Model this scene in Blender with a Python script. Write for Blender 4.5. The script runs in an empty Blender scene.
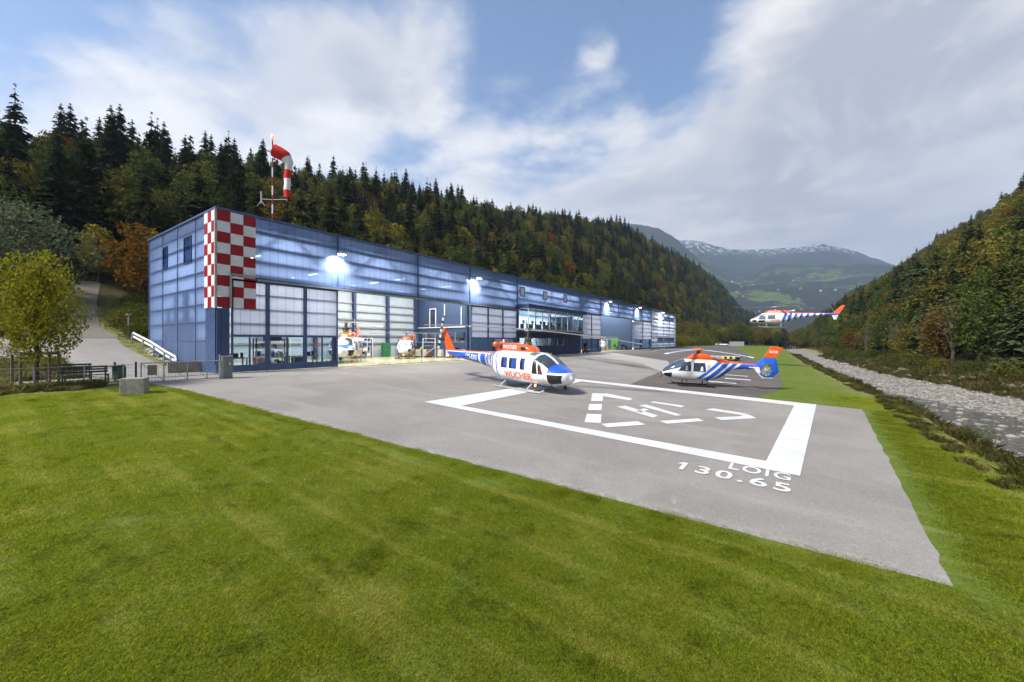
import bpy, bmesh, math, random
import numpy as np
from mathutils import Vector, Matrix, noise as mn

random.seed(7)
R = math.radians
sc = bpy.context.scene
col = sc.collection

# ------------------------------------------------------------------ camera
# world axes: +Y runs along the hangar front and the river, +X towards the river
cam_d = bpy.data.cameras.new('camera')
cam_d.lens = 14.0
cam_d.sensor_width = 36.0
cam_d.clip_start = 0.1
cam_d.clip_end = 20000
cam = bpy.data.objects.new('camera', cam_d)
col.objects.link(cam)
cam.location = (0, 0, 3.6)
cam.rotation_euler = (R(90), 0, R(35))
sc.camera = cam

# ------------------------------------------------------------------ exposure
sc.view_settings.view_transform = 'Standard'
sc.view_settings.look = 'None'
sc.view_settings.gamma = 1
sc.view_settings.exposure = 1.25
sc.cycles.max_bounces = 6
sc.cycles.diffuse_bounces = 3
sc.cycles.glossy_bounces = 3
sc.cycles.transmission_bounces = 4
sc.cycles.transparent_max_bounces = 14
sc.cycles.volume_bounces = 0
sc.cycles.sample_clamp_indirect = 6
sc.cycles.use_denoising = True

# ------------------------------------------------------------------ sun and sky
SUN_EL, SUN_AZ = 48.0, 197.0          # azimuth clockwise from +Y
sd = bpy.data.lights.new('sun', 'SUN')
sd.energy = 2.6
sd.angle = R(11)
sd.color = (1.0, 0.95, 0.88)
sun = bpy.data.objects.new('sun', sd)
col.objects.link(sun)
sun.rotation_euler = (R(90 - SUN_EL), 0, R(180 - SUN_AZ))

w = bpy.data.worlds.new('World')
sc.world = w
w.use_nodes = True
nt = w.node_tree
nt.nodes.clear()


class NB:
    """small node-expression helper"""
    def __init__(s, nt):
        s.nt = nt

    def n(s, typ, **kw):
        nd = s.nt.nodes.new(typ)
        for k, v in kw.items():
            setattr(nd, k, v)
        return nd

    def put(s, sock, v):
        if hasattr(v, 'is_linked') or isinstance(v, bpy.types.NodeSocket):
            s.nt.links.new(v, sock)
        else:
            if isinstance(v, (tuple, list)) and len(v) == 3 and sock.type == 'RGBA':
                v = (*v, 1)
            sock.default_value = v

    def m(s, op, a, b=0.0, c=None, clamp=False):
        nd = s.n('ShaderNodeMath', operation=op, use_clamp=clamp)
        s.put(nd.inputs[0], a)
        s.put(nd.inputs[1], b)
        if c is not None:
            s.put(nd.inputs[2], c)
        return nd.outputs[0]

    def mix(s, f, a, b):
        nd = s.n('ShaderNodeMix', data_type='RGBA')
        s.put(nd.inputs[0], f)
        s.put(nd.inputs[6], a)
        s.put(nd.inputs[7], b)
        return nd.outputs[2]

    def mixs(s, f, a, b):
        nd = s.n('ShaderNodeMixShader')
        s.put(nd.inputs[0], f)
        s.nt.links.new(a, nd.inputs[1])
        s.nt.links.new(b, nd.inputs[2])
        return nd.outputs[0]

    def noise(s, vec, scale, detail=4, rough=0.55, dist=0.0):
        nd = s.n('ShaderNodeTexNoise')
        if vec is not None:
            s.nt.links.new(vec, nd.inputs['Vector'])
        nd.inputs['Scale'].default_value = scale
        nd.inputs['Detail'].default_value = detail
        nd.inputs['Roughness'].default_value = rough
        nd.inputs['Distortion'].default_value = dist
        return nd.outputs['Fac']

    def step(s, v, a, b, lo=0.0, hi=1.0):
        nd = s.n('ShaderNodeMapRange', interpolation_type='SMOOTHSTEP')
        s.put(nd.inputs['Value'], v)
        nd.inputs['From Min'].default_value = a
        nd.inputs['From Max'].default_value = b
        nd.inputs['To Min'].default_value = lo
        nd.inputs['To Max'].default_value = hi
        return nd.outputs['Result']

    def xyz(s, kind='Object'):
        tc = s.n('ShaderNodeTexCoord')
        sp = s.n('ShaderNodeSeparateXYZ')
        s.nt.links.new(tc.outputs[kind], sp.inputs[0])
        return tc.outputs[kind], sp.outputs[0], sp.outputs[1], sp.outputs[2]

    def scalev(s, vec, v):
        nd = s.n('ShaderNodeVectorMath', operation='MULTIPLY')
        s.nt.links.new(vec, nd.inputs[0])
        nd.inputs[1].default_value = v
        return nd.outputs[0]

    def band(s, v, a, b):
        return s.m('MULTIPLY', s.m('GREATER_THAN', v, a), s.m('LESS_THAN', v, b))

    def bump(s, h, strength=0.3, dist=0.05):
        nd = s.n('ShaderNodeBump')
        nd.inputs['Strength'].default_value = strength
        nd.inputs['Distance'].default_value = dist
        s.nt.links.new(h, nd.inputs['Height'])
        return nd.outputs[0]


def dir_of(px, py):
    """sky direction (world) for the place of a cloud bank"""
    v = Vector(((px - 512) / 398.0, 1.0, (341 - py) / 398.0)).normalized()
    c, s_ = math.cos(R(35)), math.sin(R(35))
    return Vector((c * v.x - s_ * v.y, s_ * v.x + c * v.y, v.z))


b = NB(nt)
sky = b.n('ShaderNodeTexSky', sky_type='NISHITA', sun_disc=False)
sky.sun_elevation = R(SUN_EL)
sky.sun_rotation = R(SUN_AZ)
sky.altitude = 600
sky.air_density = 1.0
sky.dust_density = 1.2
gen, gx, gy, gz = b.xyz('Generated')
zz = b.m('ADD', b.m('MAXIMUM', gz, 0.0), 0.16)
cb = b.n('ShaderNodeCombineXYZ')
nt.links.new(b.m('DIVIDE', gx, zz), cb.inputs[0])
nt.links.new(b.m('DIVIDE', gy, zz), cb.inputs[1])
cb.inputs[2].default_value = 3.1
cp = cb.outputs[0]
n1 = b.noise(cp, 0.85, 9, 0.56, 0.35)
n2 = b.noise(cp, 3.2, 9, 0.62, 0.2)
field = b.m('ADD', b.m('MULTIPLY', n1, 0.66), b.m('MULTIPLY', n2, 0.34))
field = b.m('ADD', b.m('MULTIPLY', b.m('SUBTRACT', field, .5), 1.9), .5)


def blob(px, py, inner, outer, amt):
    d = dir_of(px, py)
    nd = b.n('ShaderNodeVectorMath', operation='DOT_PRODUCT')
    nrm = b.n('ShaderNodeVectorMath', operation='NORMALIZE')
    nt.links.new(gen, nrm.inputs[0])
    nt.links.new(nrm.outputs[0], nd.inputs[0])
    nd.inputs[1].default_value = d
    return b.step(nd.outputs['Value'], math.cos(R(outer)), math.cos(R(inner)), 0.0, amt)


cov = field
for args in [(60, 75, 3, 16, 0.20), (240, 110, 3, 17, 0.26), (400, 60, 2, 10, 0.26), (320, 70, 2, 10, 0.14), (150, 62, 2, 9, .1),
             (600, 40, 0.5, 3.5, 0.17), (610, 90, 1, 6, 0.08), (850, 110, 5, 20, 0.24), (1000, 40, 5, 20, 0.24),
             (760, 190, 5, 22, 0.20), (540, 190, 4, 18, 0.22), (430, 170, 3, 12, .12), (950, 200, 5, 20, 0.2), (170, 10, 3, 13, -0.22), (20, 10, 3, 12, -0.12),
             (560, 70, 5, 18, -0.17), (740, 20, 4, 14, -0.10), (860, -60, 4, 18, 0.12), (700, 95, 1, 7, -.08)]:
    cov = b.m('ADD', cov, blob(*args))
lowc = b.step(gz, 0.02, 0.42, 0.20, 0.0)       # cloud cover thickens towards the horizon
cov = b.m('ADD', cov, lowc)
mask = b.step(cov, 0.44, 0.78)
# cloud tone: bright tops and grey bellies come from the thickness of the cloud
n3 = b.noise(cp, 1.5, 9, 0.64, 0.5)
thick = b.step(cov, 0.62, 1.25, 0.0, 1.0)
lit = b.m('SUBTRACT', b.m('ADD', b.step(n3, 0.36, 0.64, 0.0, 0.75), 0.45), b.m('MULTIPLY', thick, .62), clamp=True)
ccol = b.mix(lit, (2.8, 2.85, 3.05), (5.9, 5.65, 5.25))
ccol = b.mix(b.m('MULTIPLY', lowc, 3.2, clamp=True), ccol, (4.9, 4.7, 4.45))
skyc = b.n('ShaderNodeHueSaturation')
skyc.inputs['Saturation'].default_value = 1.12
skyc.inputs['Value'].default_value = 1.0
nt.links.new(sky.outputs[0], skyc.inputs['Color'])
cloudy = b.mix(b.m('MULTIPLY', mask, 0.93), skyc.outputs[0], ccol)
bg = b.n('ShaderNodeBackground')
bg.inputs['Strength'].default_value = 0.085
nt.links.new(cloudy, bg.inputs['Color'])
wo = b.n('ShaderNodeOutputWorld')
nt.links.new(bg.outputs[0], wo.inputs[0])


# ================================================================== materials
MATS = {}


def principled(name, color, rough=0.6, metal=0.0, spec=0.5, coat=0.0, alpha=1.0):
    if name in MATS:
        return MATS[name]
    m = bpy.data.materials.new(name)
    m.use_nodes = True
    p = m.node_tree.nodes['Principled BSDF']
    p.inputs['Base Color'].default_value = (*color, 1)
    p.inputs['Roughness'].default_value = rough
    p.inputs['Metallic'].default_value = metal
    p.inputs['Specular IOR Level'].default_value = spec
    p.inputs['Coat Weight'].default_value = coat
    MATS[name] = m
    return m


def worn(name, color, rough=0.6, scale=3.0, amount=0.25, metal=0.0, coat=0.0, color2=None, bump=0.0, kind='Object'):
    """principled with procedural wear: mottled tone and roughness"""
    if name in MATS:
        return MATS[name]
    m = principled(name, color, rough, metal, coat=coat)
    b = NB(m.node_tree)
    p = m.node_tree.nodes['Principled BSDF']
    v, x, y, z = b.xyz(kind)
    n = b.noise(v, scale, 6, 0.6)
    c2 = color2 or tuple(c * (1 - amount) for c in color)
    f = b.step(n, 0.35, 0.68)
    b.put(p.inputs['Base Color'], b.mix(f, color, c2))
    b.put(p.inputs['Roughness'], b.step(b.noise(v, scale * 2.3, 4), 0.2, 0.8, max(rough - .12, 0.03), min(rough + .12, 1)))
    if bump:
        m.node_tree.links.new(b.bump(b.noise(v, scale * 6, 5, .65), bump, 0.03), p.inputs['Normal'])
    return m


def emis(name, color, strength):
    if name in MATS:
        return MATS[name]
    m = principled(name, (.8, .8, .8))
    p = m.node_tree.nodes['Principled BSDF']
    p.inputs['Emission Color'].default_value = (*color, 1)
    p.inputs['Emission Strength'].default_value = strength
    return m


def poly_mat(name, diff, tint, through, white=0.0):
    """translucent fluted polycarbonate sheet"""
    m = bpy.data.materials.new(name)
    m.use_nodes = True
    nt = m.node_tree
    nt.nodes.clear()
    b = NB(nt)
    v, x, y, z = b.xyz('Object')
    # fluting: narrow vertical joints every 0.45 m on either facade
    u = b.m('ADD', x, y)
    fr = b.m('FRACT', b.m('MULTIPLY', u, 1 / 0.6))
    rib = b.m('LESS_THAN', b.m('ABSOLUTE', b.m('SUBTRACT', fr, 0.5)), 0.045)
    n = b.noise(b.scalev(v, (1.2, 1.2, 0.12)), 1.0, 5, .6)
    tone = b.step(n, .3, .7, .86, 1.08)
    dcol = b.mix(b.m('MULTIPLY', rib, .45), diff, tuple(c * .5 for c in diff))
    hs = b.n('ShaderNodeHueSaturation')
    nt.links.new(dcol, hs.inputs['Color'])
    nt.links.new(tone, hs.inputs['Value'])
    d = b.n('ShaderNodeBsdfDiffuse')
    nt.links.new(hs.outputs[0], d.inputs[0])
    t = b.n('ShaderNodeBsdfTranslucent')
    b.put(t.inputs[0], b.mix(b.m('MULTIPLY', rib, .5), tint, tuple(c * .4 for c in tint)))
    dt = b.mixs(0.5, d.outputs[0], t.outputs[0])
    tr = b.n('ShaderNodeBsdfTransparent')
    tr.inputs[0].default_value = (*tint, 1)
    body = b.mixs(through, dt, tr.outputs[0])
    g = b.n('ShaderNodeBsdfGlossy')
    g.inputs['Roughness'].default_value = 0.16
    fz = b.n('ShaderNodeFresnel')
    fz.inputs[0].default_value = 1.45
    out = b.n('ShaderNodeOutputMaterial')
    nt.links.new(b.mixs(b.m('MULTIPLY', fz.outputs[0], .4), body, g.outputs[0]), out.inputs[0])
    MATS[name] = m
    return m


def glass_mat(name, tint=(.8, .87, .9), base=0.04):
    m = bpy.data.materials.new(name)
    m.use_nodes = True
    nt = m.node_tree
    nt.nodes.clear()
    b = NB(nt)
    tr = b.n('ShaderNodeBsdfTransparent')
    tr.inputs[0].default_value = (*tint, 1)
    g = b.n('ShaderNodeBsdfGlossy')
    g.inputs['Roughness'].default_value = 0.03
    lw = b.n('ShaderNodeFresnel')
    lw.inputs[0].default_value = 1.5
    f = b.m('MINIMUM', b.m('ADD', b.m('MULTIPLY', lw.outputs[0], .5), base), .28)
    out = b.n('ShaderNodeOutputMaterial')
    nt.links.new(b.mixs(f, tr.outputs[0], g.outputs[0]), out.inputs[0])
    MATS[name] = m
    return m


def leaf_mat(name, c1, c2, c3, transl=0.25, patch=False):
    m = bpy.data.materials.new(name)
    m.use_nodes = True
    nt = m.node_tree
    nt.nodes.clear()
    b = NB(nt)
    at = b.n('ShaderNodeAttribute', attribute_name='rnd')
    oi = b.n('ShaderNodeObjectInfo')
    a = b.mix(at.outputs['Fac'], c1, c2)
    f = b.step(oi.outputs['Random'], 0.25, 1.0, 0.0, 0.8)
    if patch:       # dry and lush patches over the lawn
        ge = b.n('ShaderNodeNewGeometry').outputs['Position']
        f = b.step(b.m('ADD', b.m('MULTIPLY', b.noise(ge, .55, 5, .65, .3), .6), b.m('MULTIPLY', b.noise(b.scalev(ge, (.07, 2.2, .1)), 1, 4, .6), .4)), .47, .62, 0, .75)
        a = b.mix(b.step(b.noise(ge, 1.6, 5, .7), .5, .66, 0, .75), a, tuple(q * .62 for q in c1))
    a = b.mix(f, a, c3)
    d = b.n('ShaderNodeBsdfDiffuse')
    t = b.n('ShaderNodeBsdfTranslucent')
    nt.links.new(a, d.inputs[0])
    nt.links.new(a, t.inputs[0])
    out = b.n('ShaderNodeOutputMaterial')
    nt.links.new(b.mixs(transl, d.outputs[0], t.outputs[0]), out.inputs[0])
    MATS[name] = m
    return m


# ================================================================== mesh helpers
class MB:
    def __init__(s):
        s.v = []
        s.f = []
        s.mi = []
        s.cur = 0

    def add(s, vs, fs, mi=None):
        o = len(s.v)
        s.v += [tuple(p) for p in vs]
        for f in fs:
            s.f.append([i + o for i in f])
            s.mi.append(s.cur if mi is None else mi)

    def box(s, x0, x1, y0, y1, z0, z1, mi=None):
        vs = [(x, y, z) for z in (z0, z1) for y in (y0, y1) for x in (x0, x1)]
        s.add(vs, [(0, 2, 3, 1), (4, 5, 7, 6), (0, 1, 5, 4), (2, 6, 7, 3), (0, 4, 6, 2), (1, 3, 7, 5)], mi)
        return s

    def quad(s, a, b_, c, d, mi=None):
        s.add([a, b_, c, d], [(0, 1, 2, 3)], mi)
        return s

    def beam(s, p, q, wd, ht, mi=None, up=(0, 0, 1)):
        p, q = Vector(p), Vector(q)
        d = (q - p).normalized()
        side = d.cross(Vector(up))
        if side.length < 1e-3:
            side = d.cross(Vector((1, 0, 0)))
        side.normalize()
        u = side.cross(d)
        vs = []
        for e in (p, q):
            for a_, c_ in ((-1, -1), (1, -1), (1, 1), (-1, 1)):
                vs.append(e + side * a_ * wd / 2 + u * c_ * ht / 2)
        s.add(vs, [(0, 3, 2, 1), (4, 5, 6, 7), (0, 1, 5, 4), (1, 2, 6, 5), (2, 3, 7, 6), (3, 0, 4, 7)], mi)
        return s

    def tube(s, pts, r, n=8, mi=None, cap=True):
        pts = [Vector(p) for p in pts]
        rs = r if isinstance(r, (list, tuple)) else [r] * len(pts)
        o = []
        prev = None
        for i, p in enumerate(pts):
            d = (pts[min(i + 1, len(pts) - 1)] - pts[max(i - 1, 0)]).normalized()
            a = prev if prev is not None else (Vector((0, 0, 1)) if abs(d.z) < .9 else Vector((1, 0, 0)))
            x = (a - d * a.dot(d))
            if x.length < 1e-4:
                x = d.orthogonal()
            x.normalize()
            prev = x
            y = d.cross(x)
            for k in range(n):
                an = 2 * math.pi * k / n
                o.append(p + (x * math.cos(an) + y * math.sin(an)) * rs[i])
        fs = []
        for i in range(len(pts) - 1):
            for k in range(n):
                k2 = (k + 1) % n
                fs.append((i * n + k, i * n + k2, (i + 1) * n + k2, (i + 1) * n + k))
        if cap:
            fs.append(tuple(range(n))[::-1])
            fs.append(tuple(range((len(pts) - 1) * n, len(pts) * n)))
        s.add(o, fs, mi)
        return s

    def prism(s, poly, y0, y1, mi=None):
        """polygon in x,z extruded along y"""
        n = len(poly)
        vs = [(x, y0, z) for x, z in poly] + [(x, y1, z) for x, z in poly]
        fs = [tuple(range(n)), tuple(range(n, 2 * n))[::-1]]
        for k in range(n):
            fs.append((k, k + n, (k + 1) % n + n, (k + 1) % n))
        s.add(vs, fs, mi)
        return s

    def slab(s, poly, z0, z1, mi=None):
        n = len(poly)
        vs = [(x, y, z0) for x, y in poly] + [(x, y, z1) for x, y in poly]
        fs = [tuple(range(n))[::-1], tuple(range(n, 2 * n))]
        for k in range(n):
            fs.append((k, (k + 1) % n, (k + 1) % n + n, k + n))
        s.add(vs, fs, mi)
        return s

    def build(s, name, mats, parent=None, smooth=False, bevel=0.0, recalc=True):
        me = bpy.data.meshes.new(name)
        me.from_pydata(s.v, [], s.f)
        if not isinstance(mats, (list, tuple)):
            mats = [mats]
        for m in mats:
            me.materials.append(m)
        me.polygons.foreach_set('material_index', s.mi)
        if recalc:
            bm = bmesh.new()
            bm.from_mesh(me)
            bmesh.ops.recalc_face_normals(bm, faces=bm.faces)
            bm.to_mesh(me)
            bm.free()
        if smooth:
            me.polygons.foreach_set('use_smooth', [True] * len(me.polygons))
        me.update()
        o = bpy.data.objects.new(name, me)
        col.objects.link(o)
        if parent is not None:
            o.parent = parent
        if bevel:
            bv = o.modifiers.new('bevel', 'BEVEL')
            bv.width = bevel
            bv.segments = 2
            bv.limit_method = 'ANGLE'
        return o


def tag(o, label=None, cat=None, group=None, kind=None):
    if label:
        o['label'] = label
    if cat:
        o['category'] = cat
    if group:
        o['group'] = group
    if kind:
        o['kind'] = kind
    return o


def empty(name, loc, rz=0.0, label=None, cat=None, group=None, tilt=False, scale=1.0):
    o = bpy.data.objects.new(name, None)
    o.empty_display_size = 0.3
    col.objects.link(o)
    m = Matrix.Rotation(rz, 4, 'Z')
    if tilt:
        m = Matrix.Rotation(math.atan(GR), 4, 'Y') @ m
    o.matrix_world = Matrix.Translation(loc) @ m @ Matrix.Scale(scale, 4)
    return tag(o, label, cat, group)


def copy_tree(src, parent=None):
    c = src.copy()
    col.objects.link(c)
    if parent is not None:
        mi = src.matrix_parent_inverse.copy()
        c.parent = parent
        c.matrix_parent_inverse = mi
    for ch in src.children:
        copy_tree(ch, c)
    return c


def text_mesh(body, size, bold=0.0, align='LEFT', spacing=1.0):
    cu = bpy.data.curves.new('t', 'FONT')
    cu.body = body
    cu.size = size
    cu.offset = bold
    cu.align_x = align
    cu.space_character = spacing
    cu.fill_mode = 'BOTH'
    o = bpy.data.objects.new('t', cu)
    col.objects.link(o)
    dg = bpy.context.evaluated_depsgraph_get()
    dg.update()
    me = bpy.data.meshes.new_from_object(o.evaluated_get(dg))
    bpy.data.objects.remove(o)
    bpy.data.curves.remove(cu)
    return me


def text_on(name, body, size, fn, mat, parent=None, bold=0.0, align='LEFT', spacing=1.0, width=None, height=None):
    """flat lettering whose points fn(x, y) lays onto a surface"""
    me = text_mesh(body, size, bold, align, spacing)
    bmt = bmesh.new()
    bmt.from_mesh(me)
    bmesh.ops.triangulate(bmt, faces=bmt.faces)
    for _ in range(2):
        lg = [e for e in bmt.edges if e.calc_length() > .14 * size]
        if lg:
            bmesh.ops.subdivide_edges(bmt, edges=lg, cuts=1)
    bmesh.ops.triangulate(bmt, faces=bmt.faces)
    bmt.to_mesh(me)
    bmt.free()
    xs = [v.co.x for v in me.vertices]
    ys = [v.co.y for v in me.vertices]
    x0, x1, y0, y1 = min(xs), max(xs), min(ys), max(ys)
    for v in me.vertices:
        x, y = v.co.x, v.co.y
        if width:
            x = (x - x0) / (x1 - x0) * width
        if height:
            y = (y - y0) / (y1 - y0) * height
        v.co = fn(x, y)
    me.materials.clear()
    me.materials.append(mat)
    o = bpy.data.objects.new(name, me)
    col.objects.link(o)
    if parent:
        o.parent = parent
    return o


def interp(x, xs, ys):
    return float(np.interp(x, xs, ys))


def sstep(a, b_, x):
    t = min(1, max(0, (x - a) / (b_ - a)))
    return t * t * (3 - 2 * t)


# ================================================================== terrain
GR = 0.045                      # the apron falls gently towards the river


def e_edge(S): return interp(S, [-100, 0, 35, 72, 161, 350, 2500], [4.9, 4.9, 4.9, 2.8, -.5, -9, -9]) + .45 * mn.noise(Vector((S * .13, 2, 2))) + .22 * mn.noise(Vector((S * .6, 5, 2)))
def g_lo(S): return interp(S, [-100, 0, 50, 61, 73, 104, 162, 350, 2500], [17, 17, 15.8, 12, 7.9, 5.8, 4.6, -3.5, -3.5])
def g_up(S): return interp(S, [-100, 0, 61, 94, 161, 350, 2500], [19.7, 19.7, 19.1, 13.9, 10, 2.3, 2.3])


def ridge(S): return interp(S, [-150, -50, 8, 80, 213, 440, 930, 1300, 2500], [58, 46, 39, 58, 80, 124, 149, 122, 60])


def hill_l(S, L):
    """ground height left of the camera line"""
    if L < 31.5:
        z = GR * L
    else:
        z = interp(L, [31.5, 36, 39.8, 48.3, 66, 72], [1.41, 1.43, 1.76, 3.39, 8.35, 10.8])
        if S > 14:
            z = interp(L, [31.5, 50, 54, 66, 72], [1.41, 1.41, 3.0, 7.5, 10.5])
        zr = ridge(S)
        if L > 72:
            if L < 160:
                t = (L - 72) / 88.0
                z = z + (zr - z) * (1 - (1 - t) ** 1.45)
            else:
                z = zr - (L - 160) * 0.25
    return z


def terrain(v, S):
    if v < e_edge(S):
        L = -v
        z = hill_l(S, L)
        if L > 50:
            a = min(1, (L - 50) / 60)
            z += a * 7 * mn.noise(Vector((L * .02, S * .02, 3))) + a * 1.6 * mn.noise(Vector((L * .09, S * .09, 8)))
        # spur that closes the valley far down
        if S > 700:
            sp = 80 * math.exp(-((S - 1350) / 260.0) ** 2) * sstep(-30, 120, L)
            z = max(z, sp)
        return max(z, -30)
    e, gl, gu = e_edge(S), g_lo(S), g_up(S)
    ze = -GR * e
    nz = mn.noise(Vector((v * .5, S * .35, 1))) * .22 + mn.noise(Vector((v * 1.7, S * 1.3, 5))) * .1
    xs = [e, e + 1.0, e + 2.4, e + 3.6, max(gl - .7, e + 3.7), gl + .3, gu, gu + 1.5, gu + 4.5]
    zs = [ze, ze - .35, -1.6, -2.95, -3.05, -2.6, -2.15, -1.0, -.7]
    if S > 161:
        f = min(1, (S - 161) / 200)
        zs = [q * (1 - f) + (-1.0) * f if i > 1 else q for i, q in enumerate(zs)]
    for i in range(1, len(xs)):
        xs[i] = max(xs[i], xs[i - 1] + .05)
    if v < xs[-1]:
        z = interp(v, xs, zs)
        return z + nz * min(1, (v - e) / 2)
    q = v - xs[-1]
    k = .86 if S < 600 else .86 + .20 * sstep(600, 1000, S)
    z = -.7 + min(q, 3) * .15 + (k * min(max(q - 3, 0), 84)) + max(q - 87, 0) * .25
    a = min(1, q / 30)
    z += a * 6 * mn.noise(Vector((v * .022, S * .022, 30))) + nz
    return z


def axis(segs):
    out = [segs[0][0]]
    for a, b_, st in segs:
        n = max(1, round((b_ - a) / st))
        out += [a + (b_ - a) * i / n for i in range(1, n + 1)]
    return out


SY = axis([(-140, -20, 6), (-20, 80, .6), (80, 180, 1.6), (180, 420, 5), (420, 2400, 26)])
VX = axis([(-420, -180, 15), (-180, -72, 4), (-72, -32, 1.4), (-32, 2, 1.7), (2, 24, .38), (24, 40, 1.2), (40, 130, 4), (130, 420, 18)])
verts = np.empty((len(SY), len(VX), 3))
zone = np.zeros((len(SY), len(VX), 4))
for i, S in enumerate(SY):
    e, gl, gu = e_edge(S), g_lo(S), g_up(S)
    for j, v in enumerate(VX):
        verts[i, j] = (v, S, terrain(v, S))
        L = -v
        if v < e:
            if S < 14:
                fo = sstep(58, 68, L) if S > -2 else sstep(46, 58, L)
            else:
                fo = sstep(46, 52, L)
            zone[i, j, 0] = fo if S < 330 else max(fo, sstep(330, 350, S))
            zone[i, j, 3] = sstep(1.6, 0.1, e - v) * (1 if S < 300 else 0)
            if (L > 27.9 and S < 9) or L > 36:
                zone[i, j, 3] = max(zone[i, j, 3], .95)
        else:
            zone[i, j, 1] = sstep(gl - 1.4, gl - .3, v) * (1 - sstep(gu - .3, gu + .8, v))
            zone[i, j, 2] = sstep(e + .6, e + 1.8, v) * (1 - sstep(gu + 1.5, gu + 3.5, v))
            zone[i, j, 0] = sstep(gu + 2, gu + 5, v)
            zone[i, j, 3] = 1 - sstep(e + .2, e + 1.6, v)
ny, nx = len(SY), len(VX)
me = bpy.data.meshes.new('ground')
idx = np.arange(ny * nx).reshape(ny, nx)
fc = np.stack([idx[:-1, :-1], idx[:-1, 1:], idx[1:, 1:], idx[1:, :-1]], -1).reshape(-1, 4)
me.from_pydata(verts.reshape(-1, 3).tolist(), [], fc.tolist())
for k, nm in enumerate(('forest', 'gravel', 'bank', 'rough')):
    at = me.attributes.new(nm, 'FLOAT', 'POINT')
    at.data.foreach_set('value', zone[:, :, k].reshape(-1).astype(np.float32))
me.polygons.foreach_set('use_smooth', [True] * len(me.polygons))
ground = bpy.data.objects.new('ground', me)
col.objects.link(ground)
tag(ground, kind='structure')

m = bpy.data.materials.new('ground_cover')
m.use_nodes = True
b = NB(m.node_tree)
p = m.node_tree.nodes['Principled BSDF']
v, x, y, z = b.xyz('Object')
A = {k: b.n('ShaderNodeAttribute', attribute_name=k).outputs['Fac'] for k in ('forest', 'gravel', 'bank', 'rough')}
nb = b.noise(v, .16, 5, .6, .4)
nm_ = b.noise(v, 1.1, 5, .65)
nf = b.noise(v, 14, 5, .75)
nvf = b.noise(v, 60, 3, .8)
stripe = b.noise(b.scalev(v, (1.6, .06, .1)), 1.0, 3, .5)       # mowing lanes
stripe2 = b.noise(b.scalev(v, (.07, 2.2, .1)), 1.0, 4, .6)
g1 = b.mix(b.step(nf, .32, .66), (.052, .084, .008), (.128, .165, .018))
g1 = b.mix(b.step(nvf, .35, .7, 0, .5), g1, (.15, .21, .03))
g1 = b.mix(b.step(b.m('ADD', b.m('MULTIPLY', nb, .6), b.m('MULTIPLY', nm_, .4)), .48, .68, 0, .6), g1, (.20, .18, .05))
g1 = b.mix(b.step(b.m('ADD', b.m('MULTIPLY', stripe, .2), b.m('MULTIPLY', stripe2, .8)), .50, .62, 0, .7), g1, (.19, .21, .055))
g1 = b.mix(b.step(nm_, .52, .66, 0, .55), g1, (.055, .125, .010))
g1 = b.mix(b.step(b.noise(v, .5, 6, .7), .62, .7, 0, .6), g1, (.20, .16, .07))
rough_c = b.mix(b.step(nf, .3, .7), (.16, .15, .05), (.30, .25, .11))
rough_c = b.mix(b.step(nm_, .45, .6), rough_c, (.09, .12, .025))
cc = b.mix(b.m('MULTIPLY', A['rough'], b.step(nm_, .3, .55, .5, 1)), g1, rough_c)
bank_c = b.mix(b.step(nm_, .4, .62), (.26, .205, .12), (.16, .165, .055))
bank_c = b.mix(b.step(nf, .5, .7, 0, .7), bank_c, (.33, .29, .22))
cc = b.mix(A['bank'], cc, bank_c)
vor = b.n('ShaderNodeTexVoronoi')
m.node_tree.links.new(v, vor.inputs['Vector'])
vor.inputs['Scale'].default_value = 3.2
grv = b.mix(b.step(vor.outputs['Distance'], .1, .6), (.33, .305, .265), (.15, .135, .115))
grv = b.mix(b.step(nf, .35, .7, 0, .6), grv, (.38, .36, .32))
cc = b.mix(A['gravel'], cc, grv)
fl = b.mix(b.step(nm_, .35, .65), (.045, .045, .016), (.085, .062, .028))
cc = b.mix(A['forest'], cc, fl)
b.put(p.inputs['Base Color'], cc)
p.inputs['Roughness'].default_value = .95
p.inputs['Specular IOR Level'].default_value = .15
hh = b.m('ADD', b.m('MULTIPLY', nf, .6), b.m('MULTIPLY', nvf, .4))
m.node_tree.links.new(b.bump(hh, .55, .06), p.inputs['Normal'])
ground.data.materials.append(m)


def gz_(v, S):
    return terrain(v, S)


# ------------------------------------------------------------------ paved sheets
def sheet(name, poly, lift, mat, kind='structure'):
    bm = bmesh.new()
    vs = [bm.verts.new((x, y, -GR * x + lift)) for x, y in poly]
    f = bm.faces.new(vs)
    if f.normal.z < 0:
        f.normal_flip()
    bmesh.ops.triangulate(bm, faces=bm.faces)
    me = bpy.data.meshes.new(name)
    bm.to_mesh(me)
    bm.free()
    me.materials.append(mat)
    o = bpy.data.objects.new(name, me)
    col.objects.link(o)
    return tag(o, kind=kind)


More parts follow.
